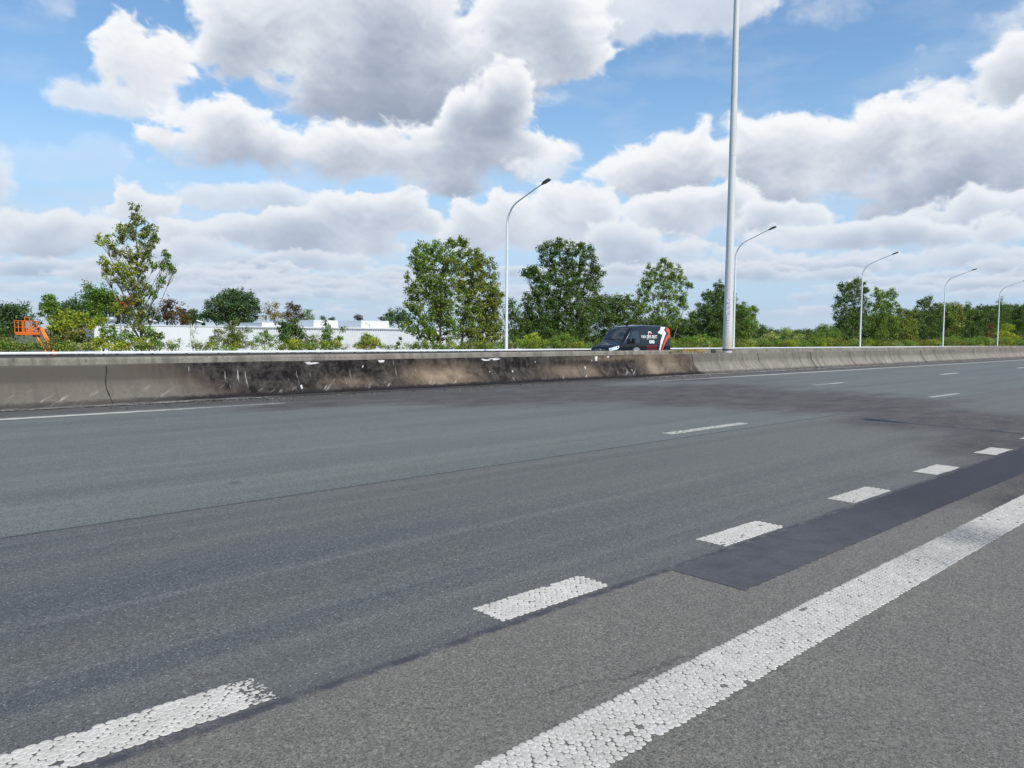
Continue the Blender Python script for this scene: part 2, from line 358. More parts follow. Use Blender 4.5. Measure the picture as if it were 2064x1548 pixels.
# ------------------------------------------------------------------ road surface
def road_material():
    m = bpy.data.materials.new('asphalt'); m.use_nodes = True; q = NT(m.node_tree); b = q.n['Principled BSDF']
    P = q.pos(); s = q.sep(P); u, d = s[0], s[1]
    wob = q.m('MULTIPLY', q.m('SUBTRACT', q.noise(P, 3.0, 5, .7), .5), .10)
    dn = q.m('ADD', d, wob)
    wob2 = q.m('MULTIPLY', q.m('SUBTRACT', q.noise(P, 9.0, 4, .7), .5), .035)
    dn2 = q.m('ADD', d, wob2)
    big = q.noise(P, .35, 4, .55)
    streak = q.noise(q.xyz(q.m('MULTIPLY', u, .09), q.m('MULTIPLY', d, 1.25), 0), 1.0, 6, .6)
    streak2 = q.noise(q.xyz(q.m('MULTIPLY', u, .3), q.m('MULTIPLY', d, 5.), 2), 1.0, 5, .6)
    g1 = q.noise(P, 210, 3, .7); g2 = q.noise(P, 75, 3, .65); g3 = q.voro(P, 120, out='Color')
    g3 = q.sep(g3)[0]
    shoulder = (.150, .140, .120); lane1 = (.080, .084, .087); lane2 = (.138, .146, .136)
    L1 = q.rng(dn2, 2.65, 2.70); L2 = q.rng(dn2, 6.03, 6.07)
    c = q.mix(L1, shoulder, lane1)
    # first lane: darker blue-grey towards the camera side, browner streaks
    c = q.mix(q.m('MULTIPLY', L1, q.rng(streak, .38, .62)), c, (.112, .112, .104))
    c = q.mix(q.m('MULTIPLY', L1, q.rng(u, 1.0, 10.0, 0, .75)), c, (.140, .140, .126))
    c = q.mix(L2, c, lane2)
    c = q.mix(q.m('MULTIPLY', L2, q.m('MULTIPLY', q.rng(streak, .42, .6), .6)), c, (.112, .122, .112))
    c = q.mix(q.m('MULTIPLY', L2, q.m('MULTIPLY', q.rng(streak2, .5, .7), .35)), c, (.175, .185, .165))
    c = q.mix(q.m('MULTIPLY', q.m('SUBTRACT', 1.0, L1), q.rng(q.noise(P, .9, 4, .6), .4, .65, 0, .55)), c, (.140, .133, .115))
    c = q.mix(q.m('MULTIPLY', q.m('SUBTRACT', 1.0, L1), q.rng(q.noise(P, 2.1, 4, .6, 1.5), .52, .72, 0, .4)), c, (.190, .175, .14))
    tyre = q.m('MULTIPLY', q.rng(q.m('SINE', q.m('MULTIPLY', q.m('SUBTRACT', d, 3.35), 2*math.pi/1.8)), .3, 1.0), q.rng(q.noise(q.xyz(q.m('MULTIPLY', u, .12), d, 11), 1.0, 4, .6), .35, .65))
    c = q.mix(q.m('MULTIPLY', q.m('MULTIPLY', tyre, L1), .30), c, (.085, .085, .083))
    lng = q.noise(q.xyz(q.m('MULTIPLY', u, .035), q.m('MULTIPLY', d, 3.2), 17), 1.0, 6, .65)
    c = q.mix(q.m('MULTIPLY', L1, q.rng(lng, .50, .68, 0, .35)), c, (.19, .19, .17))
    spots = q.rng(q.voro(P, .9), .10, .04, 0, .55); c = q.mix(q.m('MULTIPLY', spots, q.rng(q.noise(P, 3, 3, .6), .4, .55)), c, (.06, .058, .054))
    hair = q.voro(q.vm('ADD', P, q.vm('MULTIPLY', q.noise(P, 3.5, 4, .7, col=True), (.35, .35, 0))), .8, feat='DISTANCE_TO_EDGE')
    c = q.mix(q.m('MULTIPLY', q.rng(hair, .012, .004, 0, .5), q.m('MULTIPLY', q.m('SUBTRACT', 1.0, L1), q.rng(q.noise(P, .4, 3, .5), .5, .6))), c, (.05, .048, .044))
    # soot
    soot = q.attr('soot')
    sn = q.noise(q.xyz(q.m('MULTIPLY', u, .35), d, 5), 1.3, 7, .62)
    sf = q.rng(q.m('ADD', soot, q.m('MULTIPLY', q.m('SUBTRACT', sn, .5), q.rng(soot, .03, .35, 0, 1.05))), .14, .78, 0, 1, True)
    c = q.mix(q.m('MULTIPLY', sf, .92), c, q.mix(q.rng(q.noise(q.xyz(q.m('MULTIPLY', u, .5), d, 8), 2.6, 8, .7), .38, .62), (.052, .046, .045), (.098, .087, .080)))
    # speckle of the aggregate
    sp = q.m('ADD', q.m('MULTIPLY', q.m('SUBTRACT', g1, .5), 3.2), q.m('MULTIPLY', q.m('SUBTRACT', g2, .5), 1.6))
    sp = q.m('ADD', sp, q.m('MULTIPLY', q.m('SUBTRACT', g3, .5), q.mix(L1, (.42,)*3, (.36,)*3)))
    c = q.mix(1.0, c, q.xyz(*(q.m('MAXIMUM', q.m('ADD', sp, 1.0), .15),)*3), 'MULTIPLY')
    g0 = q.noise(P, 30, 4, .8); sp = None
    c = q.mix(1.0, c, q.xyz(*(q.m('MAXIMUM', q.m('MULTIPLY_ADD', q.m('SUBTRACT', g0, .5), .85, 1.0), .3),)*3), 'MULTIPLY')
    pit = q.m('MULTIPLY', q.rng(q.voro(q.vm('MULTIPLY', P, (1, 1.6, 1)), 34, rand=1.0), .20, .10), q.rng(q.noise(P, 4, 3, .6), .42, .60)); c = q.mix(q.m('MULTIPLY', pit, q.mix(L1, (.75,)*3, (.25,)*3)), c, (.035, .033, .03))
    lightstone = q.m('MULTIPLY', q.rng(g3, .965, .985), .55)
    c = q.mix(lightstone, c, (.30, .28, .25))
    # dark joint and cracks between lanes
    def joint(at_, wdt, ua=None, amp=1.0):
        dd = q.m('ABSOLUTE', q.m('SUBTRACT', dn2 if wdt < .03 else dn, at_))
        return q.m('MULTIPLY', q.rng(dd, wdt, wdt*.35), amp)
    j = q.m('MULTIPLY', joint(6.05, .026), q.rng(sf, .2, .7, .75, .15))
    c = q.mix(j, c, (.028, .03, .034))
    j = q.m('MULTIPLY', joint(2.685, .040), q.rng(q.noise(P, 6, 4, .7), .38, .56, .1, .85))
    c = q.mix(j, c, (.04, .042, .05))
    # thin strip of old dirt next to the barrier
    edge = q.rng(q.m('ADD', d, q.m('MULTIPLY', wob, 1.5)), 13.9, 14.15)
    c = q.mix(q.m('MULTIPLY', edge, .75), c, q.mix(q.noise(P, 1.2, 5, .7), (.06, .056, .055), (.11, .10, .094)))
    q.l.new(c, b.inputs['Base Color'])
    b.inputs['Roughness'].default_value = .82; b.inputs['Specular IOR Level'].default_value = .35
    bn = q.new('ShaderNodeBump'); bn.inputs['Strength'].default_value = .5; bn.inputs['Distance'].default_value = .0035
    hh = q.m('ADD', q.m('MULTIPLY', q.noise(P, 150, 2, .6), .8), q.m('MULTIPLY', g2, 1.0)); q.l.new(hh, bn.inputs['Height']); q.l.new(bn.outputs[0], b.inputs['Normal'])
    return m
ASPH = road_material()
us = np.concatenate([np.linspace(-300, -20, 15), np.arange(-15, 0, 1.), np.arange(0, 40, .25), np.arange(40, 80, 1.), np.linspace(80, 900, 40)])
ds = np.concatenate([np.arange(-14, 0, 1.), np.arange(0, 15.2, .25), [15.3]])
U, D_, F = grid(us, ds)
# burnt area: (px, py, sigma_u, sigma_d, amount)
soot = np.zeros(len(U))
for px, py, su, sdv, am in [(470,812,1.4,.45,.6),(620,815,1.6,.6,.7),(560,800,1.4,.5,.7),(700,800,1.8,.7,.8),(850,795,2.2,1.2,.9),(1000,800,2.0,1.5,.9),(1150,795,2.5,1.6,.9),(1300,790,2.5,1.6,.9),(1400,785,3,1.3,.8),
    (1450,800,2.5,1.6,.9),(1600,805,2.5,1.4,.9),(1750,815,2.2,1.1,.95),(1880,845,1.8,.9,1.0),(2000,860,1.3,.7,1.0),(2064,900,1.2,.9,1.),(2040,960,.9,.45,.9),(2064,860,2,.9,.9),
    (1250,765,2,.6,.8),(1100,780,2,.7,.8),(950,785,1.6,.6,.8),(1400,765,2,.6,.7),(2064,1010,.7,.25,.85),(1760,960,.9,.22,.45),(1900,1000,.9,.3,.6),(1820,1040,.5,.2,.4),(1500,770,2.5,.5,.5)]:
    g = gnd(px, py)
    soot = np.maximum(soot, am*1.12*np.exp(-.5*(((U-g[0])/su)**2 + ((D_-g[1])/sdv)**2)))
road = mesh('road', np.stack([U, D_, XF*D_], 1), F, ASPH, attrs={'soot': soot}); tag(road, kind='structure')

# fresh dark patch between the dashes and the solid line
def jag_strip(pts_lo, pts_hi, z):  # lists of (u, d)
    V = [(x, y, XF*y+z) for x, y in pts_lo] + [(x, y, XF*y+z) for x, y in pts_hi]; n = len(pts_lo)
    return V, [(i, i+1, n+i+1, n+i) for i in range(n-1)]
PATCH = bpy.data.materials.new('fresh_asphalt'); PATCH.use_nodes = True
q = NT(PATCH.node_tree); b = q.n['Principled BSDF']; P = q.pos(); s = q.sep(P)
c = q.mix(q.noise(q.xyz(s[0], q.m('MULTIPLY', s[1], 3), 0), 1.5, 5, .6), (.052, .053, .057), (.078, .079, .083))
c = q.mix(q.rng(q.noise(P, 90, 4, .75), .35, .65, 0, .75), c, (.105, .105, .112))
c = q.mix(q.rng(q.noise(P, 5, 6, .7), .45, .7, 0, .5), c, (.035, .035, .038))
c = q.mix(q.rng(q.noise(q.xyz(q.m('MULTIPLY', s[0], .5), q.m('MULTIPLY', s[1], 6), 3), 1.6, 5, .6), .55, .72, 0, .5), c, (.11, .108, .104))
c = q.mix(q.rng(s[0], 5.2, 7.2, 0, .75), c, (.030, .031, .040))
q.l.new(c, b.inputs['Base Color']); b.inputs['Roughness'].default_value = .85; b.inputs['Specular IOR Level'].default_value = .3
bn = q.new('ShaderNodeBump'); bn.inputs['Strength'].default_value = .35; bn.inputs['Distance'].default_value = .004
q.l.new(q.noise(P, 140, 3, .6), bn.inputs['Height']); q.l.new(bn.outputs[0], b.inputs['Normal'])
uu = np.arange(3.84, 15.0, .03); r1 = rng.normal(0, .004, len(uu)); r2 = .012*(vnoise(uu*.7, uu*0, 77)-.5)+rng.normal(0, .004, len(uu))
r1 = r1*.8; r2 = r2*.8
lo = [(x + .05*(2.66-2.17)*0, 2.17+b_+max(0, (x-7.5))*-.005) for x, b_ in zip(uu, r2)]; hi = [(x, 2.665+a_*.7) for x, a_ in zip(uu, r1)]
V, Fc = jag_strip(lo, hi, .0025)
tag(mesh('asphalt_patch', V, Fc, PATCH), kind='structure')

# ------------------------------------------------------------------ road markings, laid as overlapping thermoplastic drops
PAINT = bpy.data.materials.new('marking_paint'); PAINT.use_nodes = True
q = NT(PAINT.node_tree); b = q.n['Principled BSDF']; P = q.pos()
c = q.mix(q.rng(q.noise(P, 9, 5, .65), .35, .7), (.50, .475, .41), (.64, .615, .545))
c = q.mix(q.rng(q.noise(P, 60, 4, .7), .48, .68, 0, .55), c, (.34, .32, .28))
worn = q.attr('worn')
c = q.mix(q.m('MULTIPLY', worn, q.rng(q.noise(P, 45, 5, .75), .30, .62, .25, 1)), c, (.10, .105, .115))
q.l.new(c, b.inputs['Base Color']); b.inputs['Roughness'].default_value = .75
bn = q.new('ShaderNodeBump'); bn.inputs['Strength'].default_value = .3; bn.inputs['Distance'].default_value = .003
q.l.new(q.noise(P, 120, 3, .6), bn.inputs['Height']); q.l.new(bn.outputs[0], b.inputs['Normal'])
def drops(u0, u1, d0, d1, pu, pd, r, jit=.08, elong=1.0, seg=10, wornf=None, skip=0.0, end_fade=0.0, z0=.0):
    rows = int(round((d1-d0)/pd)); V = []; F = []; W = []
    nu = int((u1-u0)/pu)
    for i in range(nu+1):
        for k in range(rows+1):
            x = u0 + (i + (.5 if k % 2 else 0))*pu; y = d0 + k*pd
            if x > u1: continue
            pr = skip
            if end_fade and x > u1-end_fade: pr = .45
            if random.random() < pr: continue
            if random.random() < .005: continue
            x += random.gauss(0, jit*pu); y += random.gauss(0, jit*pd)
            rr = r*random.uniform(.84, 1.10)
            if end_fade and x > u1-end_fade: rr *= random.uniform(.4, .8)
            zb = XF*y + .001 + z0 + random.uniform(0, .0012); b0 = len(V); wv = wornf(x, y) if wornf else 0
            for ring, (fr, hz) in enumerate(((1., 0.), (.88, .0020), (.5, .0027))):
                for a in range(seg):
                    th = 2*math.pi*a/seg + ring*.0
                    V.append((x+rr*fr*elong*math.cos(th), y+rr*fr*math.sin(th), zb+hz)); W.append(wv)
            V.append((x, y, zb+.0022)); W.append(wv+.35)
            for ring in range(2):
                for a in range(seg):
                    a0 = b0+ring*seg+a; a1 = b0+ring*seg+(a+1) % seg; F.append((a0, a1, a1+seg, a0+seg))
            for a in range(seg): F.append((b0+2*seg+a, b0+2*seg+(a+1) % seg, b0+3*seg))
    if end_fade:
        for _ in range(170):
            x = u1+random.uniform(-end_fade, .035); y = random.uniform(d0-.012, d1+.012); rr = random.uniform(.0025, .007); b0 = len(V); zb = XF*y+.002
            for a in range(5): V.append((x+rr*1.3*math.cos(a*1.257), y+rr*math.sin(a*1.257), zb+.001)); W.append(.2)
            F.append(tuple(range(b0, b0+5)))
    V = [(min(max(p[0], u0-.012+.007*math.sin(p[1]*390)), u1+(.04 if end_fade else .012)+.009*math.sin(p[1]*310)), p[1], p[2]) for p in V]
    return V, F, W
def marking(name, V, F, W, **kw):
    return tag(mesh(name, V, F, PAINT, smooth=True, attrs={'worn': W}), kind='structure')
def strip(u0, u1, d0, d1, z=.004, wornf=None, du=.25, rough=.006):
    xs = np.arange(u0, u1+1e-6, du); V = []; W = []
    for side in (d0, d1):
        for x in xs:
            y = side+random.gauss(0, rough); V.append((x, y, XF*y+z)); W.append(wornf(x, y) if wornf else 0)
    n = len(xs); return V, [(i, i+1, n+i+1, n+i) for i in range(n-1)], W
def wv_edge(x, y): return max(.95*math.exp(-((x-6.15)/.42)**2), .45*math.exp(-((x-5.4)/.5)**2), .12)
V, F, W = drops(-1.2, 13, 1.572, 1.838, .0335, .0242, .0177, jit=.07, seg=8, wornf=wv_edge, skip=.001)
marking('edge_line', V, F, W)
V, F, W = strip(13.05, 60, 1.56, 1.84, wornf=lambda x, y: .1); marking('edge_line', V, F, W)
for k in range(-2, 8):
    u0 = .47+2.035*k; n_end = .07 if k == 0 else 0
    wf = (lambda x, y: .05) if u0 < 6 else (lambda x, y: .25)
    if u0 < 8: V, F, W = drops((u0 if k else .2)+.02, u0+.83, 2.735, 2.945, .041, .0212, .0147, jit=.07, elong=1.50, seg=9, wornf=wf, skip=.006, end_fade=n_end)
    else: V, F, W = strip(u0, u0+.83, 2.72, 2.96, wornf=wf, du=.12)
    marking('lane_marking', V, F, W)
for u0 in (-1.4, 9.1, 19.6, 30.1, 40.6, 51.1, 61.6, 72):
    V, F, W = drops(u0, u0+2.1, 6.36, 6.50, .045, .034, .0190, jit=.1, seg=6, wornf=lambda x, y: .12, skip=.05) if u0 < 15 else strip(u0, u0+2.1, 6.36, 6.50, wornf=lambda x, y: .45 if u0 < 22 else .1)
    marking('lane_marking', V, F, W)
for u0 in (21.4, 31.9, 42.4, 52.9, 63.4, 74):
    V, F, W = strip(u0, u0+2.2, 10.04, 10.22, wornf=(lambda x, y: .85 if x < 22.6 else .4) if u0 < 25 else (lambda x, y: .05)); marking('lane_marking', V, F, W)
# solid line beside the barrier, lost under the soot in the middle
V, F, W = strip(-40, 7.0, 13.63, 13.83, wornf=lambda x, y: min(1, max(0.15, (x-3.9)/1.7)), du=.12, rough=.012); marking('edge_line', V, F, W)
V, F, W = strip(18.5, 320, 13.66, 13.84, wornf=lambda x, y: min(1, max(.12, (26-x)/6)), du=.3, rough=.008); marking('edge_line', V, F, W)

# ------------------------------------------------------------------ concrete
def concrete_material(name, soot=True, base=(.27, .24, .20), side=1):
    m = bpy.data.materials.new(name); m.use_nodes = True; q = NT(m.node_tree); b = q.n['Principled BSDF']
    P = q.pos(); s = q.sep(P); u, z = s[0], s[2]
    big = q.noise(P, 1.1, 5, .6); fine = q.noise(P, 26, 5, .7); vert = q.noise(q.xyz(q.m('MULTIPLY', u, 5.), s[1], q.m('MULTIPLY', z, .8)), 1.0, 5, .65)
    c = q.mix(q.rng(big, .35, .68), tuple(x*.78 for x in base), tuple(x*1.15 for x in base))
    c = q.mix(q.rng(fine, .35, .75, 0, .5), c, tuple(x*1.35 for x in base))
    c = q.mix(q.rng(vert, .46, .66, 0, .75), c, (.125, .108, .092))
    c = q.mix(q.rng(q.noise(P, 12, 3, .5), .62, .72, 0, .75), c, (.07, .062, .055))
    c = q.mix(q.rng(q.noise(P, 55, 4, .75), .50, .64, 0, .55), c, tuple(x*.5 for x in base))
    c = q.mix(q.rng(q.noise(P, 3.5, 6, .7), .52, .66, 0, .4), c, tuple(x*.6 for x in base))
    if soot:
        # moss and exhaust film on the upper, steeper part
        film = q.m('MULTIPLY', q.rng(q.m('ADD', z, q.m('MULTIPLY', q.m('SUBTRACT', big, .5), .35)), .36, .58), q.rng(u, 20, 26, .85, .30))
        c = q.mix(film, c, (.080, .067, .057))
        c = q.mix(q.rng(u, 20, 25, .70, 0), c, (.115, .097, .081))
        so_ = q.attr('soot'); tan = q.attr('tan')
        n1 = q.noise(q.xyz(q.m('MULTIPLY', u, 1.6), 0, q.m('MULTIPLY', z, 1.6)), 1.6, 7, .66)
        n2 = q.noise(q.xyz(q.m('MULTIPLY', u, 7.), 0, q.m('MULTIPLY', z, 1.5)), 1.0, 6, .65)
        n3 = q.noise(q.xyz(q.m('MULTIPLY', u, 3.), 9, q.m('MULTIPLY', z, 3.)), 1.6, 8, .72)
        lev = q.m('ADD', so_, q.m('MULTIPLY', q.m('ADD', q.m('SUBTRACT', n1, .5), q.m('MULTIPLY', q.m('SUBTRACT', n2, .5), .8)), q.rng(so_, 0, .3, 0, .85)))
        brown = q.mix(q.rng(n1, .35, .65), (.060, .048, .041), (.115, .088, .070))
        c = q.mix(q.rng(lev, .12, .42), c, brown)
        c = q.mix(q.m('MULTIPLY', q.rng(lev, .38, .72), .95), c, q.mix(q.rng(n3, .42, .62), (.010, .009, .010), (.070, .060, .054)))
        c = q.mix(q.m('MULTIPLY', tan, q.rng(n1, .3, .55)), c, (.30, .225, .155))
        # pale drips and scrapes where the soot flaked off
        st = q.noise(q.xyz(q.m('MULTIPLY', u, 11.), 3, q.m('MULTIPLY', z, 1.3)), 1.0, 3, .6)
        area = q.noise(P, 1.7, 3, .5)
        drip = q.m('MULTIPLY', q.m('MULTIPLY', q.rng(st, .63, .68), q.rng(area, .50, .60)), q.rng(so_, .25, .5))
        c = q.mix(q.m('MULTIPLY', drip, .75), c, (.40, .38, .36))
        scr = q.noise(q.xyz(q.m('ADD', q.m('MULTIPLY', u, 6.), q.m('MULTIPLY', z, -9.)), 7, q.m('MULTIPLY', z, 3.)), 1.0, 5, .65)
        sm = q.m('MULTIPLY', q.m('MULTIPLY', q.rng(scr, .56, .66), q.rng(z, .42, .20)), q.rng(q.noise(P, .8, 3, .5), .38, .54))
        c = q.mix(q.m('MULTIPLY', sm, .7), c, (.45, .41, .37))
        c = q.mix(q.rng(q.m('ADD', q.attr('chip'), q.m('MULTIPLY', q.m('SUBTRACT', q.noise(P, 45, 4, .7), .5), .9)), .45, .62), c, q.mix(q.noise(P, 40, 3, .6), (.45, .42, .40), (.75, .72, .70)))
        # foot of the wall
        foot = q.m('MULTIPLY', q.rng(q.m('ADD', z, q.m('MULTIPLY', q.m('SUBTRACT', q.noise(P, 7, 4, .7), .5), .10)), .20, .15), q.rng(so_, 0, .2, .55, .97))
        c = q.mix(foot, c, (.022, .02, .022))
    q.l.new(c, b.inputs['Base Color']); b.inputs['Roughness'].default_value = .95; b.inputs['Specular IOR Level'].default_value = .12
    bn = q.new('ShaderNodeBump'); bn.inputs['Strength'].default_value = .5; bn.inputs['Distance'].default_value = .012
    q.l.new(q.m('ADD', q.noise(P, 22, 5, .7), q.m('MULTIPLY', big, .6)), bn.inputs['Height']); q.l.new(bn.outputs[0], b.inputs['Normal'])
    return m
def prof_interp(prof, n):
    P_ = np.array(prof, float); L = np.r_[0, np.cumsum(np.linalg.norm(np.diff(P_, axis=0), axis=1))]; t_ = np.linspace(0, L[-1], n)
    t_ = np.sort(np.unique(np.r_[t_, L])); return np.stack([np.interp(t_, L, P_[:, 0]), np.interp(t_, L, P_[:, 1])], 1)
u_of = lambda px, py, d=15.45: at(px, py, d)[0]
# near barrier: (y, z) outline, traffic face first
P1 = prof_interp([(15.18, -.05), (15.20, .135), (15.24, .17), (15.44, .40), (15.50, .50), (15.545, .785), (15.565, .80), (15.72, .80), (15.74, .785), (15.80, .45), (16.02, .17), (16.04, -.05)], 34)
us = np.concatenate([np.linspace(-120, -5, 24), np.arange(-4, 28, .06), np.arange(28, 45, .25), np.linspace(45, 900, 120)])
U, K, F = grid(us, np.arange(len(P1)))
K = K.astype(int); Y = P1[K, 0]; Z = P1[K, 1]
SX = [0, 215, 350, 430, 500, 560, 610, 680, 760, 830, 870, 925, 960, 1030, 1080, 1130, 1195, 1212, 1270, 1300, 1312, 1335, 1350, 1372, 1392, 1405]
ST = [.05, .12, .45, .95, 1.1, 1.05, 1.05, 1.15, 1.1, 1.05, .9, 1.05, 1.2, 1.2, 1.15, 1.05, .95, .75, .6, .75, .2, .35, .25, .75, .25, 0]
SM = [0, .05, .2, .65, .9, .8, .8, 1., .85, .75, .25, .75, 1.05, 1., .75, .45, .35, 1.1, 1.1, .7, .05, .65, .1, .7, .6, 0]
SB = [0, 0, .12, .4, .65, .65, .65, .8, .7, .6, .2, .6, .85, .85, .7, .5, .4, .75, .75, .5, .2, .6, .65, .7, .7, 0]
SU = [u_of(x, 760) for x in SX]
shift = (Z-.45)*-.12*((U > 14)*1.0)
top = np.interp(U-shift, SU, ST); mid = np.interp(U-shift, SU, SM); bot = np.interp(U-shift, SU, SB)
zz = np.clip((Z-.13)/.65, 0, 1)
sootv = np.where(zz > .5, mid+(top-mid)*(zz-.5)*2, bot+(mid-bot)*zz*2)
tanv = np.zeros(len(U))
for px, s_, z_, sz, a_ in [(890, .75, .38, .2, .75), (800, .35, .35, .12, .15), (1150, 1.0, .34, .14, .35), (1255, 1.6, .72, .06, .45), (1315, .45, .5, .4, .6), (1355, .6, .55, .25, .5), (700, .5, .3, .1, .3)]:
    u0 = u_of(px, 750); tanv = np.maximum(tanv, 1.25*a_*np.exp(-.5*((U-shift-u0)/s_)**2-.5*((Z-z_)/sz)**2))
# chipped edges
chip = np.zeros(len(U)); dz = np.zeros(len(U)); dy = np.zeros(len(U))
for px, wdt, dep in [(635, .30, .045), (985, .26, .07), (1004, .35, .035), (1208, .20, .04), (1232, .10, .03), (775, .12, .035)]:
    u0 = u_of(px, 725); a_ = np.exp(-np.abs((U-u0)/wdt)**2.5*2)*(.7+.6*vnoise(U*7, U*0, 3)); edge = (Y < 15.60) & (Z > .72)
    dz -= a_*dep*edge; dy += a_*.03*edge; chip = np.maximum(chip, np.clip((a_-.35)*2.2, 0, 1)*edge*_ss(vnoise(U*9, Y*30, 14), .15, .5))
u0 = u_of(1207, 735); line = (np.abs(U-u0-.05*np.sin(Z*25)) < .04) & (Z > .62) & (Y < 15.6); chip = np.maximum(chip, line*.8)
u1 = u_of(1222, 740); line = (U > u0-.03) & (U < u1+.2) & (np.abs(Z-.62) < .02) & (Y < 15.6); chip = np.maximum(chip, line*.75*vnoise(U*12, Z*30, 15)*1.6)
for k in range(12):
    u0 = random.uniform(u_of(540, 760), u_of(1400, 755)); z0 = random.uniform(.2, .7); chip = np.maximum(chip, .8*(((U-u0)/random.uniform(.03, .06))**2+((Z-z0)/random.uniform(.02, .07))**2 < vnoise(U*30, Z*40, 60+k)*1.2-.1)*(Y < 15.6))
toe = (Z < .3) & (Y < 15.5)
dy += toe*(vnoise(U*2.3, Z*9, 5)-.5)*.05*np.clip(sootv*3, .25, 1); dz += (vnoise(U*1.1, Y*0, 8)-.5)*.012
wob = (vnoise(U*.35, Z*1.2, 11)-.5)*.02
near_b = mesh('concrete_barrier', np.stack([U, Y+dy+wob, Z+dz], 1), F, concrete_material('burnt_concrete'), smooth=True, attrs={'soot': sootv, 'tan': tanv, 'chip': chip})
tag(near_b, 'near concrete safety barrier with a soot blackened, chipped stretch beside the road', 'barrier')
# joints in the barrier: thin dark expansion gaps
JM = pmat('joint_filler', (.03, .028, .026), .9)
for px in (215, 1398, 1530, 1636, 1715, 1794, 1857, 1915, 1962):
    u0 = u_of(px, 745); mb = MB(); pts = [p for p in P1 if p[0] < 15.56]
    for a, b_ in zip(pts[:-1], pts[1:]):
        wd = .009 + .003*math.sin(a[1]*30); xo = .02*math.sin(a[1]*9+px)
        mb.add([(u0-wd+xo, a[0]-.013, a[1]), (u0+wd+xo, a[0]-.013, a[1]), (u0+wd+xo, b_[0]-.013, b_[1]), (u0-wd+xo, b_[0]-.013, b_[1]),
                (u0-wd+xo, a[0]+.03, a[1]), (u0+wd+xo, a[0]+.03, a[1]), (u0+wd+xo, b_[0]+.03, b_[1]), (u0-wd+xo, b_[0]+.03, b_[1])],
               [(0, 1, 2, 3), (4, 5, 6, 7), (0, 3, 7, 4), (1, 2, 6, 5)])
    mb.build('joint', JM, near_b)
P2 = prof_interp([(16.95, -.05), (16.97, .14), (17.20, .44), (17.27, .87), (17.29, .885), (17.47, .885), (17.49, .87), (17.56, .44), (17.79, .14), (17.81, -.05)], 22)
us = np.concatenate([np.linspace(-120, -4, 20), np.arange(-3, 50, .15), np.linspace(50, 900, 150)])
U, K, F = grid(us, np.arange(len(P2))); K = K.astype(int)
wob = (vnoise(U*.4, P2[K, 1]*2, 21)-.5)*.02
far_b = mesh('concrete_barrier', np.stack([U, P2[K, 0]+wob, P2[K, 1]+(vnoise(U*.8, U*0, 23)-.5)*.012], 1), F, concrete_material('weathered_concrete', soot=False, base=(.27, .242, .20)), smooth=True)
tag(far_b, 'clean concrete barrier behind the burnt one, its top strip showing below the far rail', 'barrier')

# soil between the two barriers, gutter strip in front
SOIL = pmat('median_soil', (.14, .115, .085), .95, noise=(3, .4), bump=(30, .6))
tag(mesh('median', *(lambda U, D_, F: (np.stack([U, D_, .06+.05*vnoise(U, D_*2, 2)], 1), F))(*grid(np.concatenate([np.linspace(-120, -5, 10), np.arange(-4, 60, .5), np.linspace(60, 900, 60)]), np.linspace(15.95, 17.05, 5))), SOIL, smooth=True), kind='structure')
GUT = bpy.data.materials.new('gutter_dirt'); GUT.use_nodes = True; q = NT(GUT.node_tree); b = q.n['Principled BSDF']; P = q.pos(); s = q.sep(P)
gn = q.noise(q.xyz(q.m('MULTIPLY', s[0], .8), q.m('MULTIPLY', s[1], 7), 0), 2.0, 7, .7)
c = q.mix(q.rng(gn, .42, .6), (.055, .05, .048), (.24, .22, .20))
c = q.mix(q.rng(q.noise(P, 30, 4, .7), .5, .7, 0, .7), c, (.05, .047, .043))
c = q.mix(q.m('MULTIPLY', q.rng(s[0], 5.0, 8.0), q.rng(s[0], 24.0, 20.0, 0, .9)), c, (.03, .027, .027))
q.l.new(c, b.inputs['Base Color']); b.inputs['Roughness'].default_value = .95
us = np.concatenate([np.linspace(-120, -4, 20), np.arange(-3, 45, .08), np.linspace(45.3, 900, 150)])
U, K, F = grid(us, np.arange(6))
e0 = 14.98+.08*(vnoise(U*1.7, U*0, 31)-.5)+.05*(vnoise(U*6, U*0, 32)-.5); wide = np.clip((U-22)/30, 0, 1)*.25
Yg = (e0-wide)+(15.24-(e0-wide))*K/5; Zg = XF*Yg+.003+(K > 0)*(.008+.02*vnoise(U*5, K*2., 33))
tag(mesh('gutter', np.stack([U, Yg, Zg], 1), F, GUT, smooth=True), kind='structure')
r_ = np.random.default_rng(12)
for (ua, ub) in ((0.8, 7.2), (20.0, 60.0)):
    xs_ = np.arange(ua, ub, .035 if ub < 10 else .08); a_ = 14.93+.03*vnoise(xs_*3, xs_*0, 51)-(.12 if ua > 10 else 0)*np.clip((xs_-20)/10, 0, 1); ww = .085*np.clip(vnoise(xs_*5, xs_*0, 52)*1.7-.15, 0.03, 1)*(1.6 if ua > 10 else 1)
    V = [(x, y, XF*y+.012+r_.uniform(0, .006)) for x, y in zip(xs_, a_+r_.normal(0, .006, len(xs_)))]+[(x, y, XF*y+.012+r_.uniform(0, .006)) for x, y in zip(xs_, a_+ww+r_.normal(0, .006, len(xs_)))]; n_ = len(xs_)
    tag(mesh('gutter_edge', V, [(i, i+1, n_+i+1, n_+i) for i in range(n_-1)], pmat('crumbled_mortar', (.34, .32, .29), .95, noise=(18, .5))), kind='structure')
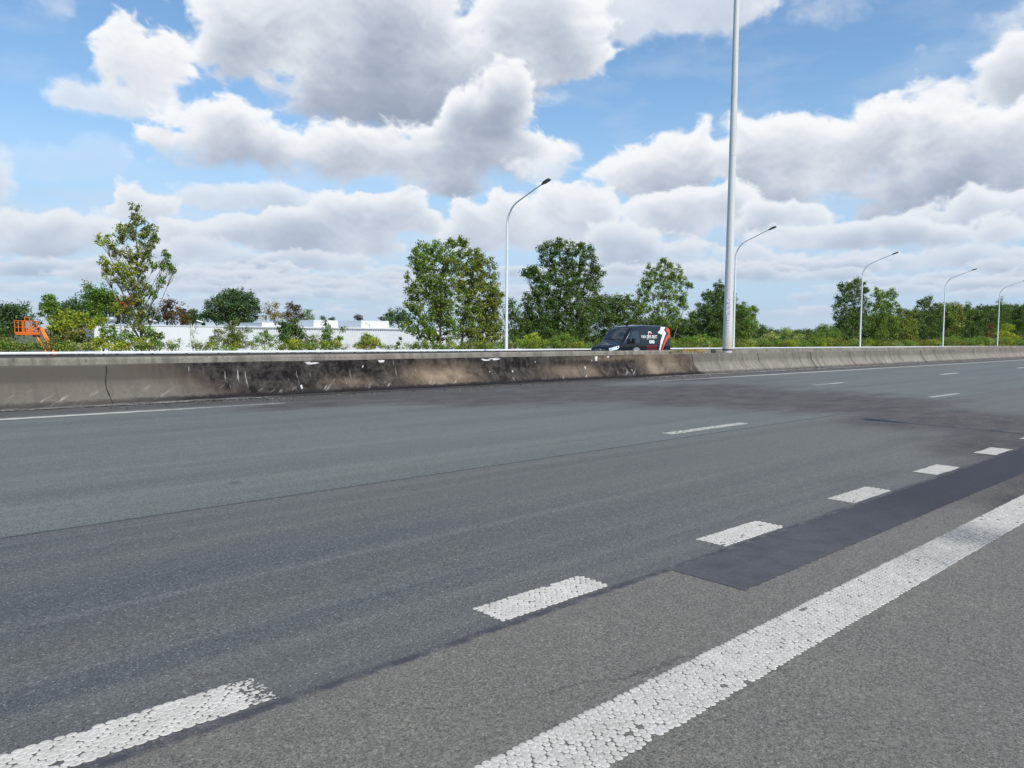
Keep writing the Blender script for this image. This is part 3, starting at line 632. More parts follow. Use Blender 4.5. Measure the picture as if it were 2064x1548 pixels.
# crumbs of concrete and burnt debris
def rubble(n, fu, fd, size, mat, name, zf=lambda x, y: XF*y, seed=1):
    r = np.random.default_rng(seed); V = []; F = []
    for i in range(n):
        x, y = fu(r), fd(r); s_ = size*r.uniform(.3, 1)**1.5*2; b0 = len(V)
        pts = r.normal(0, 1, (6, 3)); pts = np.array([(1, 0, 0), (-1, 0, 0), (0, 1, 0), (0, -1, 0), (0, 0, 1), (0, 0, -.3)])+pts*.25
        pts *= s_*np.array([1, .8, .55]); a = r.uniform(0, 6.3); ca, sa = math.cos(a), math.sin(a)
        for p in pts: V.append((x+ca*p[0]-sa*p[1], y+sa*p[0]+ca*p[1], zf(x, y)+p[2]+s_*.15))
        F += [(b0+i_, b0+j, b0+k) for i_, j, k in ((0, 2, 4), (2, 1, 4), (1, 3, 4), (3, 0, 4), (2, 0, 5), (1, 2, 5), (3, 1, 5), (0, 3, 5))]
    return tag(mesh(name, V, F, mat), kind='stuff')
CR = pmat('concrete_crumbs', (.33, .31, .29), .95, noise=(40, .35)); DK = pmat('burnt_debris', (.03, .028, .028), .9)
tag(rubble(420, lambda r: r.uniform(5, 24), lambda r: 15.15-abs(r.normal(0, .55)), .009, CR, 'concrete_crumbs', seed=4), 'pale concrete crumbs scattered below the burnt barrier', 'crumbs')
tag(rubble(900, lambda r: r.uniform(4, 24), lambda r: 15.16-abs(r.normal(0, .30)), .013, DK, 'burnt_debris', seed=5), 'black burnt debris along the foot of the burnt barrier', 'debris')
tag(rubble(500, lambda r: 20+r.exponential(18), lambda r: 15.15-abs(r.normal(0, .16)), .013, CR, 'gutter_gravel', seed=6), 'grey gravel lying in the gutter of the clean barrier', 'gravel')

# ------------------------------------------------------------------ opposite carriageway, verge, land
fz = lambda y: .06-(y-17.8)*.021
U, D_, F = grid(np.concatenate([np.linspace(-300, 0, 20), np.linspace(5, 900, 100)]), np.linspace(17.75, 32.2, 12))
fall = np.clip(U-30, 0, 200)*-.0012
tag(mesh('opposite_road', np.stack([U, D_, fz(D_)+fall], 1), F, ASPH, attrs={'soot': np.zeros(len(U))}), kind='structure')
GRASSM = bpy.data.materials.new('verge_grass'); GRASSM.use_nodes = True; q = NT(GRASSM.node_tree); b = q.n['Principled BSDF']; P = q.pos()
c = q.mix(q.rng(q.noise(P, .5, 5, .6), .35, .65), (.075, .095, .03), (.14, .13, .06)); c = q.mix(q.rng(q.noise(P, 9, 4, .7), .4, .7, 0, .6), c, (.04, .06, .02))
q.l.new(c, b.inputs['Base Color']); b.inputs['Roughness'].default_value = .9
def land_z(U, D_):
    z = np.interp(D_, [32.1, 34, 40, 55, 75, 400], [-.27, -.40, -.9, -2.2, -3.0, -3.0]) + np.clip(U-30, 0, 200)*-.0012*np.interp(D_, [32, 60], [1, .3])
    return z+(vnoise(U*.3+50, D_*.3+50, 41)-.5)*.25*np.clip((D_-34)/6, 0, 1)
us = np.concatenate([[-4000, -2000, -1000], np.arange(-400, 0, 20), np.arange(0, 200, 2), np.arange(200, 900, 20), [1500, 3000, 5000]])
dd = np.concatenate([[32.1, 33, 34, 36, 38, 40, 43, 46, 50, 55, 60, 68, 76, 90, 120, 170, 250, 400, 800, 1600, 5000]])
U, D_, F = grid(us, dd)
tag(mesh('ground', np.stack([U, D_, land_z(U, D_)], 1), F, GRASSM, smooth=True), kind='structure')
U, D_, F = grid(us, np.array([-4000, -1000, -200, -60, -30, -20, -14.]))
tag(mesh('verge', np.stack([U, D_, np.interp(D_, [-60, -20, -14], [-3, -.9, -.075])], 1), F, GRASSM, smooth=True), kind='structure')

# ------------------------------------------------------------------ far guard rail
GALV = pmat('galvanised_steel', (.82, .83, .82), .5, 0, noise=(5, .08))
GALVD = pmat('dull_galvanised_steel', (.34, .35, .35), .55, .3)
rail = empty('guard_rail', (0, 32.3, 0)); tag(rail, 'galvanised steel guard rail beyond the opposite carriageway', 'guard rail')
rp = [(-.05, 0), (-.06, -.015), (-.06, -.075), (-.045, -.09), (.03, -.09), (.04, -.075), (.04, -.015), (.03, 0)]
us = np.concatenate([np.linspace(-60, 0, 10), np.arange(2, 160, 4), np.linspace(170, 700, 40)])
zt = np.interp(us, [-60, 5, 30, 76, 137, 700], [.66, .655, .60, .545, .43, -.2])
V = []; n = len(rp)
for x, z in zip(us, zt):
    for (y, zz_) in rp: V.append((x, y, z-.015+zz_))
F = [(i*n+k, i*n+(k+1) % n, (i+1)*n+(k+1) % n, (i+1)*n+k) for i in range(len(us)-1) for k in range(n)]
m_ = MB(); m_.add(V, F); m_.build('rail', GALV, rail)
m_ = MB(); m_.add([(x, y, z+.02 if 0 else z) for (x, y, z) in [(a_[0], a_[1]*.3+.012, (a_[2]-zq)*2.5+zq-.082) for a_, zq in zip(V, np.repeat(zt, n))]], F); m_.build('rail_shadow_band', pmat('rail_shadow_dark', (.07, .065, .06), .7), rail)  # dark band added under the rail, in place of the shadow there
for i, x in enumerate(np.arange(0, 132, 1.33)):
    z = np.interp(x, us, zt); mb = MB(); mb.box(x-.03, x+.03, .01, .09, -.75, z-.05); mb.build('post', GALVD, rail)

# ------------------------------------------------------------------ street lamps
LAMPW = pmat('white_lamp_post', (.86, .87, .87), .5, 0, noise=(2, .05)); LHEAD = pmat('lamp_head_grey', (.06, .062, .07), .5, .2); LGLASS = pmat('lamp_glass', (.25, .26, .28), .15)
def make_lamp(loc, hgt=10.15, arm=3.0, side=-1):
    root = empty('street_lamp', loc); L = hgt
    pts = [(0, 0, 0), (0, 0, .9)]; rad = [.105, .10]
    for i in range(1, 7): pts.append((0, 0, .9+(L-2.6-.9)*i/6)); rad.append(.10-.042*i/6)
    b0 = L-3.0
    ay = [0, .02, .10, .23, .40, .62, .88, 1.2, 1.78, 2.68, 3.4]; az_ = [-1.9, -1.75, -1.5, -1.30, -1.10, -.92, -.78, -.67, -.49, -.20, 0]
    for i, (y, z) in enumerate(zip(ay, az_)): pts.append((0, side*y*.83, L-.1+z)); rad.append(.058-.022*i/10)
    MB().tube(pts, rad, 10, False).build('pole', LAMPW, root, smooth=True)
    MB().box(-.02, .02, side*.1-.012, side*.1+.012, .5, .9).build('service_door', GALVD, root)
    p = np.array(pts[-1]); d = np.array(pts[-1])-np.array(pts[-2]); d /= np.linalg.norm(d)
    h = MB(); w_ = .13; up = np.array([0, 0, 1.])
    outline = [(-.05, .05), (.08, .06), (.14, w_), (.48, w_), (.59, w_*.6), (.61, 0)]
    top = []; bt = []
    full = outline+[(a, -b_) for a, b_ in outline[-2::-1]]
    n_ = np.array([1., 0, 0]); tt = np.cross(n_, d); tt = tt if tt[2] > 0 else -tt
    for a, b_ in full:
        q_ = p+d*a+n_*b_; top.append(q_+tt*(.05 if a > 0 and a < .6 else .03)); bt.append(q_-tt*.035)
    k = len(full); h.add(top+bt, [tuple(range(k)), tuple(range(2*k-1, k-1, -1))]+[(i, (i+1) % k, k+(i+1) % k, k+i) for i in range(k)])
    h.build('lamp_head', LHEAD, root)
    g = MB(); gb = [p+d*a+n_*b_-tt*.040 for a, b_ in ((.18, -.10), (.46, -.10), (.46, .10), (.18, .10))]; g2 = [x-tt*.006 for x in gb]
    g.add(gb+g2, [(0, 1, 2, 3), (7, 6, 5, 4), (0, 1, 5, 4), (1, 2, 6, 5), (2, 3, 7, 6), (3, 0, 4, 7)]).build('lens', LGLASS, root)
    return root
def copy_tree(o, parent=None):
    c = o.copy(); COL.objects.link(c); c.parent = parent
    for ch in [x for x in COL.objects if x.parent == o]: copy_tree(ch, c)
    return c
lab = ['tall white curved street lamp between the two bushy roadside trees left of the black van', 'white curved street lamp half hidden behind the thick concrete mast',
       'white curved street lamp right of the thick mast, against a pair of dark trees', 'white curved street lamp second from the right edge, before a brownish green tree', 'smallest white curved street lamp, cut by the right edge']
proto = make_lamp((30.55, 33.0, -.35)); proto['label'] = lab[0]
lamps = [proto]
for i, px in enumerate((1478, 1733, 1900, 2010)):
    o = copy_tree(proto); u0 = at(px, 698, 33)[0]; o.location = (u0, 33.0, -.35-.0012*(u0-30)*.8); o['label'] = lab[i+1]; lamps.append(o)
o = copy_tree(proto); o.location = (13.02, -6.45, -.05); o.rotation_euler = (0, 0, math.pi)
o['label'] = 'near verge street lamp outside the frame, casting a thin shadow over the lanes'; lamps.append(o)
for o in lamps: tag(o, cat='street lamp', group='curved street lamps along the motorway')

# ------------------------------------------------------------------ thick mast in the median
MASTM = bpy.data.materials.new('mast_coating'); MASTM.use_nodes = True; q = NT(MASTM.node_tree); b = q.n['Principled BSDF']; P = q.pos(); s = q.sep(P)
c = q.mix(q.rng(q.noise(q.xyz(q.m('MULTIPLY', s[0], 9), s[1], q.m('MULTIPLY', s[2], .5)), 1.0, 5, .6), .35, .7), (.66, .65, .61), (.78, .77, .73))
c = q.mix(q.m('MULTIPLY', q.rng(s[2], 2.4, .9), q.rng(q.noise(P, 3, 4, .6), .35, .6, .2, .8)), c, (.56, .47, .35))
c = q.mix(q.m('MULTIPLY', q.rng(q.noise(q.xyz(q.m('MULTIPLY', s[0], 14), 0, q.m('MULTIPLY', s[2], .7)), 1.0, 4, .6), .56, .66), q.rng(s[2], 8.5, 9.5, 0, .45)), c, (.33, .32, .31))
c = q.mix(q.rng(q.noise(P, 30, 3, .6), .6, .75, 0, .4), c, (.25, .24, .22))
q.l.new(c, b.inputs['Base Color']); b.inputs['Roughness'].default_value = .6
mast = empty('light_mast', (27.47, 16.6, 0)); tag(mast, 'very tall thick grey mast standing between the two barriers, cut by the top edge', 'mast')
MB().tube([(0, 0, -.1), (0, 0, 1.2), (0, 0, 4.2), (0, 0, 8.6)], [.198, .192, .165, .132], 20, False).build('pole', MASTM, mast, smooth=True)
MB().tube([(0, 0, 8.55), (0, 0, 12), (0, 0, 16), (0, 0, 21)], [.138, .12, .10, .075], 20, False).build('upper_pole', MASTM, mast, smooth=True)
MB().tube([(0, 0, .875), (.0, 0, .925)], [.2, .2], 20).build('dark_ring', pmat('mast_ring_dark', (.02, .02, .022), .7), mast, smooth=True)  # thin dark ring around the mast near its foot
MB().tube([(0, 0, 20.9), (0, 0, 21.1)], [.4, .4], 12).build('head_ring', GALVD, mast)
for a in range(6):
    ca, sa = math.cos(a*math.pi/3), math.sin(a*math.pi/3)
    MB().box(.55*ca-.2, .55*ca+.2, .55*sa-.2, .55*sa+.2, 20.85, 21.0).build('floodlight', LHEAD, mast)
def text_mesh(txt, size, mat, parent, name, mtx, extrude=.001, bold=0.0, xs=1.0):
    cu = bpy.data.curves.new(name, 'FONT'); cu.body = txt; cu.size = size; cu.extrude = extrude; cu.offset = bold; cu.resolution_u = 3
    cu.align_x = 'CENTER'; cu.align_y = 'CENTER'; cu.space_line = .95
    to = bpy.data.objects.new('t', cu); COL.objects.link(to)
    dg = bpy.context.evaluated_depsgraph_get(); me = bpy.data.meshes.new_from_object(to.evaluated_get(dg)); me.name = name
    bpy.data.objects.remove(to); me.transform(Matrix.Diagonal((xs, 1, 1, 1))); me.transform(mtx); me.materials.clear(); me.materials.append(mat)
    o = bpy.data.objects.new(name, me); COL.objects.link(o); o.parent = parent; return o
WHT = pmat('white_lettering', (.78, .78, .77), .6)
ang = math.atan2(-16.6, -27.47)   # number painted on the side that looks down the near carriageway
mt = Matrix.Rotation(ang+math.pi/2, 4, 'Z') @ Matrix.Translation((0, -.186, 2.15)) @ Matrix.Rotation(math.pi/2, 4, 'X')
text_mesh('C\nH\nH\nE\n2\n2\n1', .24, WHT, mast, 'painted_number', mt, extrude=.004, bold=.004)

# ------------------------------------------------------------------ warehouse and roof things
WALLW = pmat('white_wall_panel', (.77, .77, .77), .6, noise=(.4, .05)); CLAD = pmat('ribbed_cladding', (.71, .72, .73), .55, noise=(.5, .05))
TRIM = pmat('roof_trim', (.30, .31, .32), .6); ROOFM = pmat('flat_roof', (.32, .33, .34), .9, noise=(.6, .15)); STEEL = pmat('plain_steel', (.5, .52, .53), .35, .6)
wh = empty('warehouse', (0, 80, 0)); tag(wh, 'long low white warehouse with a smooth left half and a ribbed right half', 'warehouse')
uL, uM, uR = at(190, 655, 80)[0], at(450, 657, 80)[0], at(1062, 665, 80)[0]; ZT = 2.05
MB().box(uL, uM, 0, .25, -3.2, ZT-.10).build('wall', WALLW, wh)
mb = MB(); n = int((uR-uM)/.33); 
for i in range(n):
    x = uM+.02+i*.33; mb.add([(x, 0, -3.2), (x+.09, .07, -3.2), (x+.12, .07, -3.2), (x+.21, 0, -3.2), (x+.33, 0, -3.2), (x, 0, ZT-.18), (x+.09, .07, ZT-.18), (x+.12, .07, ZT-.18), (x+.21, 0, ZT-.18), (x+.33, 0, ZT-.18)],
        [(k, k+1, k+6, k+5) for k in range(4)])
mb.build('ribbed_cladding', CLAD, wh)
MB().box(uL-.05, uR, -.06, .3, ZT-.10, ZT).build('roof_edge', WALLW, wh); MB().box(uM+.02, uR, -.045, .1, ZT-.24, ZT-.103).build('gutter', TRIM, wh)
MB().box(uL, uR, .26, 7, ZT-.35, ZT-.12).build('roof', ROOFM, wh); MB().box(uL, uL+.25, .26, 7, -3.2, ZT-.1).build('side_wall', WALLW, wh)
def pz(px, py, d): return at(px, py, d)
wh2 = empty('warehouse', (0, 112, 0)); tag(wh2, 'second white hall with two raised roof boxes, showing above the ribbed wall', 'warehouse')
a_ = pz(528, 655, 112); b_ = pz(900, 655, 112)
MB().box(a_[0], b_[0], 0, 20, -3, 2.35).build('wall', WALLW, wh2)
for (x0, x1, y0) in ((632, 681, 645), (728, 784, 646), (528, 566, 650)):
    p0 = pz(x0, y0, 113); p1 = pz(x1, y0, 113); MB().box(p0[0], p1[0], 1, 9, 2.36, p0[2]).build('roof_box', WALLW, wh2)
p = pz(720, 658, 111.8); p1 = pz(792, 658, 111.8); MB().box(p[0], p1[0], -.15, .02, 1.75, 2.05).build('shadow_gap', pmat('shadow_gap', (.03, .035, .04), .6), wh2)  # dark box put in for the shadow gap below the roof line
# rooftop fan with its cage ladder
p = at(224, 652, 81.5); s_ = 70/1550*1.0
fan = empty('roof_ventilator', (p[0], 81.5, ZT-.12)); tag(fan, 'grey mushroom shaped ventilator on the left end of the warehouse roof', 'ventilator')
MB().tube([(0, 0, 0), (0, 0, .42)], [.34, .34], 16).build('duct', STEEL, fan, smooth=True)
MB().tube([(0, 0, .40), (0, 0, .46), (0, 0, .68), (0, 0, .80), (0, 0, .86)], [.40, .50, .52, .44, .2], 18).build('cowl', STEEL, fan, smooth=True)
MB().box(-.5, .5, -.4, .4, -.02, .06).build('base_plate', GALVD, fan)
p = at(238, 650, 79.6); lad = empty('cage_ladder', (p[0], 79.7, -3)); tag(lad, 'steel ladder rising above the warehouse roof beside the ventilator', 'ladder')
for x in (-.26, .26): MB().bar((x, 0, 0), (x, 0, ZT+3+.95), .03).build('side_rail', STEEL, lad)
for x in (-.62, .62): MB().bar((x, .9, ZT+2.9), (x, .9, ZT+3.95), .03).build('handrail_post', STEEL, lad)
for z in np.arange(2.6, ZT+3.2, .3): MB().bar((-.26, 0, z), (.26, 0, z), .018).build('rung', STEEL, lad)
for px, py, dd_, lb in ((310, 646, 80.6, 'small white floodlight on the roof edge just right of the sparse tall tree'), (405, 648, 80.6, 'small white floodlight on the roof edge left of the round tree'), (744, 653, 80.6, 'small grey lamp on the roof edge above the ribbed wall')):
    p = at(px, py, dd_); fl = empty('floodlight', (p[0], dd_, ZT-.1)); tag(fl, lb, 'floodlight', 'floodlights on the warehouse roof')
    h_ = p[2]-ZT+.1; MB().bar((0, 0, 0), (0, 0, h_), .035).build('pole', STEEL, fl); MB().prism([(-.35, .04), (.28, -.12), (.32, -.02), (-.30, .16)], 1, -.12, .12).build('lamp_head', WALLW, fl).location = (-.1, 0, h_)

# ------------------------------------------------------------------ orange boom lift
ORG = pmat('orange_paint', (.92, .19, .015), .5, noise=(3, .1)); DRK = pmat('dark_hydraulics', (.03, .03, .032), .5); BOX = pmat('grey_box', (.35, .35, .36), .5)
c0 = at(55, 665, 70); sc_m = float((c0-CAM)@FW)/1550
bl = empty('boom_lift', (c0[0], 70, 0), 0); bl.rotation_euler = (0, 0, YAW-math.pi/2); tag(bl, 'orange boom lift with its railed basket raised among the dark trees', 'boom lift')
Wd = 17*sc_m*1.0; zb = at(55, 672, 70)[2]; zt_ = at(55, 647, 70)[2]; zh = at(55, 640, 70)[2]; D2 = .5
MB().box(-Wd, Wd, -D2, D2, zb-.13, zb+.10).build('basket_floor', ORG, bl, bevel=.02)
mb = MB()
for z in (zt_, (zt_+zb)/2):
    for y in (-D2, D2): mb.bar((-Wd, y, z), (Wd, y, z), .028)
    for x in (-Wd, Wd): mb.bar((x, -D2, z), (x, D2, z), .028)
for x in (-Wd, -Wd*.55, -.1*Wd, .1*Wd, .62*Wd, Wd):
    for y in (-D2, D2): mb.bar((x, y, zb), (x, y, zt_), .028)
mb.build('railing', ORG, bl)
mb = MB(); mb.bar((.2*Wd, -D2, zt_), (.2*Wd, -D2, zh), .03).bar((.75*Wd, -D2, zt_), (.75*Wd, -D2, zh), .03).bar((.2*Wd, -D2, zh), (.75*Wd, -D2, zh), .03); mb.build('control_guard', ORG, bl)
MB().box(.25*Wd, .7*Wd, -D2-.02, -D2+.3, zb+.35, zt_+.02).build('control_box', BOX, bl, bevel=.03)
MB().box(.72*Wd, 1.0*Wd, -D2-.03, -D2+.2, zb+.2, zb+.5).build('cover', ORG, bl)
MB().box(-Wd-.28, -Wd, -.1, .1, zb-.03, zb+.03).build('bracket', GALVD, bl); MB().bar((-Wd-.15, 0, zb), (-Wd-.15, 0, zb-.6), .02).build('hanging_rod', GALVD, bl)
j0 = np.array([Wd+.15, 0, zb+.0]); j1 = np.array([Wd+.42, 0, zb+.45]); tip = np.array([Wd+.42+1.45, .3, zb-3.2])
MB().tube([(Wd*.7, 0, zb-.18), (Wd+.3, 0, zb-.22)], .10, 6).build('arm', DRK, bl)
MB().tube([j1, tip], [.17, .24], 4).build('boom', ORG, bl); MB().tube([j0+(0, -.1, -.3), tip+(-.5, -.1, .5)], [.09, .11], 6).build('hydraulic_strut', ORG, bl); MB().tube([j1+(.22, .12, -.1), tip+(.3, .12, .6)], [.06, .06], 6).build('hose', DRK, bl)
gz = -3.0
MB().box(tip[0]-1.6, tip[0]+1.6, -.9, .9, gz+.35, gz+1.0).build('chassis', ORG, bl, bevel=.05)
for sx in (-1.1, 1.1):
    for sy in (-.95, .95): MB().tube([(tip[0]+sx, sy-.15, gz+.42), (tip[0]+sx, sy+.15, gz+.42)], .42, 18).build('wheel', DRK, bl)

# ------------------------------------------------------------------ van (front towards -X, side towards the camera -Y)
VPNT = pmat('black_van_paint', (.008, .009, .013), .2, spec=.45, coat=.3); GLS = pmat('van_glass', (.02, .03, .04), .05, spec=.8); BLK = pmat('black_plastic', (.012, .012, .013), .5)
CHR = pmat('chrome', (.75, .76, .78), .15, .9); WHV = pmat('white_vinyl', (.80, .80, .80), .4); ORV = pmat('orange_vinyl', (.75, .085, .02), .4); RDV = pmat('red_vinyl', (.38, .02, .03), .45); HLG = pmat('headlight_glass', (.72, .76, .80), .08, spec=.8); TYR = pmat('tyre_rubber', (.018, .018, .018), .85); RIM = pmat('grey_rim', (.3, .31, .32), .35, .7)
vx = at(1223, 700, 27.2)[0]
van = empty('delivery_van', (vx+.72, 28.3, -.14)); van.scale = (.935,)*3; tag(van, 'black delivery van with white lettering and an orange and white swoosh, behind the barriers', 'van')
LV = 5.95
def topz(x): return float(np.interp(x, [0, .05, .25, .55, 1.0, 1.25, 1.75, 2.0, 2.35, 3.2, 5.2, 5.75, 5.9, LV], [.82, .95, 1.06, 1.13, 1.25, 1.42, 1.98, 2.16, 2.26, 2.32, 2.31, 2.26, 2.17, 2.0]))
def halfw(x): return float(np.interp(x, [0, .06, .2, .45, .9, 1.5, 5.6, 5.88, LV], [.62, .74, .86, .93, .97, .99, .99, .965, .93]))
def sidey(x, z):
    w_ = halfw(x); zt = topz(x); lean = max(0, z-1.15)*.115; r_ = .20
    y = w_-lean; 
    if z > zt-r_: k = min(1, (z-(zt-r_))/r_); y -= r_*(1-math.sqrt(max(0, 1-k*k)))
    if z < .42: y -= (.42-z)*.15
    return y
xs = sorted(set([0, .03, .08, .15, .25, .4, .55, .75, 1.0, 1.12, 1.25, 1.5, 1.75, 1.9, 2.0, 2.15, 2.35, 2.7, 3.2, 4, 4.7, 5.2, 5.5, 5.75, 5.85, 5.9, LV])); V = []; nz = 16
for x in xs:
    zt = topz(x); zb_ = float(np.interp(x, [0, .1, .3], [.42, .32, .27])); ring = []
    for i in range(nz):
        f = i/(nz-1); z = zb_+(zt-zb_)*(1-(1-f)**1.35); ring.append((-sidey(x, z), z))
    for k in range(1, 6): y0 = ring[nz-1][0]; ring.append((y0*(1-k/3.) if k < 3 else y0*(1-k/3.), zt+.035*(1-(1-k/3.)**2)))
    ring = ring[:nz]+[(ring[nz-1][0]*(1-k/3.), zt+.035*(1-abs(1-k/3.)**2)) for k in range(1, 6)]+[(-y, z) for y, z in ring[:nz][::-1]]
    V += [(x, y, z) for y, z in ring]
m = len(V)//len(xs); F = [(i*m+k, i*m+(k+1) % m, (i+1)*m+(k+1) % m, (i+1)*m+k) for i in range(len(xs)-1) for k in range(m)]; F += [tuple(range(m)), tuple((len(xs)-1)*m+k for k in range(m))[::-1]]
mb = MB(); mb.add(V, F); body = mb.build('body', VPNT, van, smooth=True)
def side_panel(poly, name, mat, off=.008, y_sign=-1, parent=None, dens=.12):
    """polygon in (x, z) laid onto the flank and tessellated so that it follows the curve"""
    import bmesh
    bm = bmesh.new(); vs_ = [bm.verts.new((x, 0, z)) for x, z in poly]; bm.faces.new(vs_)
    xs_ = [p_[0] for p_ in poly]; zs_ = [p_[1] for p_ in poly]
    for z in np.arange(min(zs_)+dens, max(zs_), dens): bmesh.ops.bisect_plane(bm, geom=bm.verts[:]+bm.edges[:]+bm.faces[:], plane_co=(0, 0, z), plane_no=(0, 0, 1))
    for x in np.arange(min(xs_)+.4, max(xs_), .4): bmesh.ops.bisect_plane(bm, geom=bm.verts[:]+bm.edges[:]+bm.faces[:], plane_co=(x, 0, 0), plane_no=(1, 0, 0))
    for v in bm.verts: v.co.y = y_sign*(sidey(v.co.x, v.co.z)+off)
    me = bpy.data.meshes.new(name); bm.to_mesh(me); bm.free(); me.materials.append(mat)
    o = bpy.data.objects.new(name, me); COL.objects.link(o); o.parent = parent or van; return o
# windscreen, follows the slope
mb = MB(); W_ = []; nx_, ny_ = 7, 9
for i in range(nx_):
    x = 1.22+(1.93-1.22)*i/(nx_-1); zt = topz(x)
    for k in range(ny_): f = -1+2*k/(ny_-1); W_.append((x-.012, f*(sidey(x, zt)+.0-.01), zt+.035*(1-f*f)+.014))
mb.add(W_, [(i*ny_+k, i*ny_+k+1, (i+1)*ny_+k+1, (i+1)*ny_+k) for i in range(nx_-1) for k in range(ny_-1)])
ws = mb.build('windscreen', GLS, van, smooth=True)
MB().tube([(1.16, -.6, 1.40), (1.42, -.1, 1.66)], .012, 4).build('wiper', BLK, ws)
for sg in (-1, 1):
    side_panel([(1.45, 1.26), (1.98, 1.92), (2.10, 1.96), (2.62, 1.96), (2.62, 1.24), (1.9, 1.20)], 'side_window', GLS, .006, sg)
    dr = side_panel([(2.70, .45), (2.72, .45), (2.72, 2.05), (2.70, 2.05)], 'door_seam', BLK, .004, sg); side_panel([(4.05, .5), (4.065, .5), (4.065, 2.1), (4.05, 2.1)], 'door_seam', BLK, .004, sg)
    side_panel([(1.35, .62), (5.85, .62), (5.85, .69), (1.35, .69)], 'rub_strip', BLK, .015, sg); side_panel([(2.8, .975), (5.8, .975), (5.8, .99), (2.8, .99)], 'crease', BLK, .004, sg)
    side_panel([(2.86, .47), (4.55, .47), (4.55, .53), (2.86, .53)], 'sill_trim', CHR if sg < 0 else BLK, .02, sg)
    for x in (.98, 4.85):
        arch = side_panel([(x+.44*math.cos(a), .36+.44*math.sin(a)) for a in np.linspace(0, math.pi, 14)], 'wheel_arch', BLK, .004, sg)
        wl = MB().tube([(x, sg*.74, .34), (x, sg*.985, .34)], .335, 24).build('wheel', TYR, van, smooth=False); MB().tube([(x, sg*.96, .34), (x, sg*1.0, .34)], [.21, .20], 16).build('rim', RIM, wl)
    mr = MB().box(1.70, 1.86, *(sorted((sg*1.06, sg*1.27))), 1.18, 1.52).build('mirror', BLK, van, bevel=.04); MB().box(1.74, 1.80, *(sorted((sg*.93, sg*1.08))), 1.22, 1.30).build('mirror_arm', BLK, mr)
    MB().box(1.865, 1.87, *(sorted((sg*1.08, sg*1.25))), 1.22, 1.48).build('mirror_glass', CHR, mr)
    side_panel([(2.30, 1.08), (2.52, 1.08), (2.52, 1.12), (2.30, 1.12)], 'door_handle', BLK, .03, sg)
    # headlight wrapping the corner
    hv = []; 
    for i, f in enumerate(np.linspace(0, 1, 7)):
        x = .05+.62*f**1.3; zl = .74+.12*f; zh_ = .90+.17*f-.0*f; 
        if f == 1: zl = .96
        hv += [(x-.012, sg*(sidey(x, zl)+.012), zl), (x-.012, sg*(sidey(x, min(zh_, topz(x)-.02))+.014), min(zh_, topz(x)-.02))]
    hm = MB(); hm.add(hv, [(2*i, 2*i+2, 2*i+3, 2*i+1) for i in range(6)]); hl = hm.build('headlight', HLG, van)
    im = MB(); im.add([(x-.02, y*1.008, z) for x, y, z in (np.array(hv[2])*.4+np.array(hv[3])*.6, np.array(hv[6])*.5+np.array(hv[7])*.5, np.array(hv[6])*.7+np.array(hv[7])*.3, np.array(hv[2])*.6+np.array(hv[3])*.4)], [(0, 1, 2, 3)]); im.build('lamp_insert', BLK, hl)
# nose: grille with two bars, ring with three-pointed star, bumper
g = MB(); g.add([(-.012, -.5, .62), (-.012, .5, .62), (-.012, .56, .86), (-.012, -.56, .86), (.03, -.5, .62), (.03, .5, .62), (.03, .56, .86), (.03, -.56, .86)], [(0, 1, 2, 3), (7, 6, 5, 4), (0, 4, 5, 1), (1, 5, 6, 2), (2, 6, 7, 3), (3, 7, 4, 0)]); gr = g.build('grille', BLK, van)
for z in (.67, .75, .83): MB().box(-.022, -.012, -.5, .5, z-.008, z+.008).build('grille_bar', CHR, gr)
st = MB(); ring_ = [(-.035, .11*math.cos(a), .75+.11*math.sin(a)) for a in np.linspace(0, 2*math.pi, 25)]; st.tube(ring_, .011, 6)
for a in (90, 210, 330):
    ca, sa = math.cos(R(a)), math.sin(R(a)); st.add([(-.04, -.016*sa, .75+.016*ca), (-.04, .016*sa, .75-.016*ca), (-.034, .11*ca, .75+.11*sa), (-.03, 0, .75)], [(0, 1, 2), (0, 2, 3), (1, 3, 2)])
st.build('star_emblem', CHR, gr)
MB().box(-.04, .1, -.62, .62, .34, .56).build('bumper', BLK, van, bevel=.03)
MB().box(2.1, 2.22, -.35, -.28, 2.26, 2.33).build('antenna', BLK, van)
# swoosh of white and orange at the tail
side_panel([(5.9-(5.9-x_)*1.12, z_) for x_, z_ in [(5.06, 2.235), (5.52, 2.24), (5.30, 2.06), (5.50, 1.86), (5.28, 1.55), (5.0, 1.1), (4.88, .72), (4.82, .45), (4.74, .45), (4.78, .9), (4.90, 1.35), (5.12, 1.74), (4.74, 1.84), (4.68, 1.88), (4.92, 2.05)]], 'white_swoosh', WHV, .010)
side_panel([(5.9-(5.9-x_)*1.12, z_) for x_, z_ in [(5.46, 2.06), (5.56, 2.13), (5.66, 2.22), (5.80, 2.20), (5.88, 2.02), (5.90, 1.80), (5.82, 1.62), (5.62, 1.48), (5.40, 1.28), (5.20, 1.0), (5.06, .66), (5.02, .45), (4.96, .45), (5.02, .8), (5.16, 1.2), (5.38, 1.52), (5.60, 1.72), (5.70, 1.84), (5.58, 1.95)]], 'orange_swoosh', ORV, .010)
MX = lambda x, z: Matrix.Translation((x, -(sidey(x, z)+.014), z)) @ Matrix.Rotation(R(-6.5), 4, 'X') @ Matrix.Rotation(math.pi/2, 4, 'X')
text_mesh('VAN DER BEST', .27, WHV, van, 'lettering', MX(3.62, 1.60), extrude=.001, bold=.006, xs=.93)
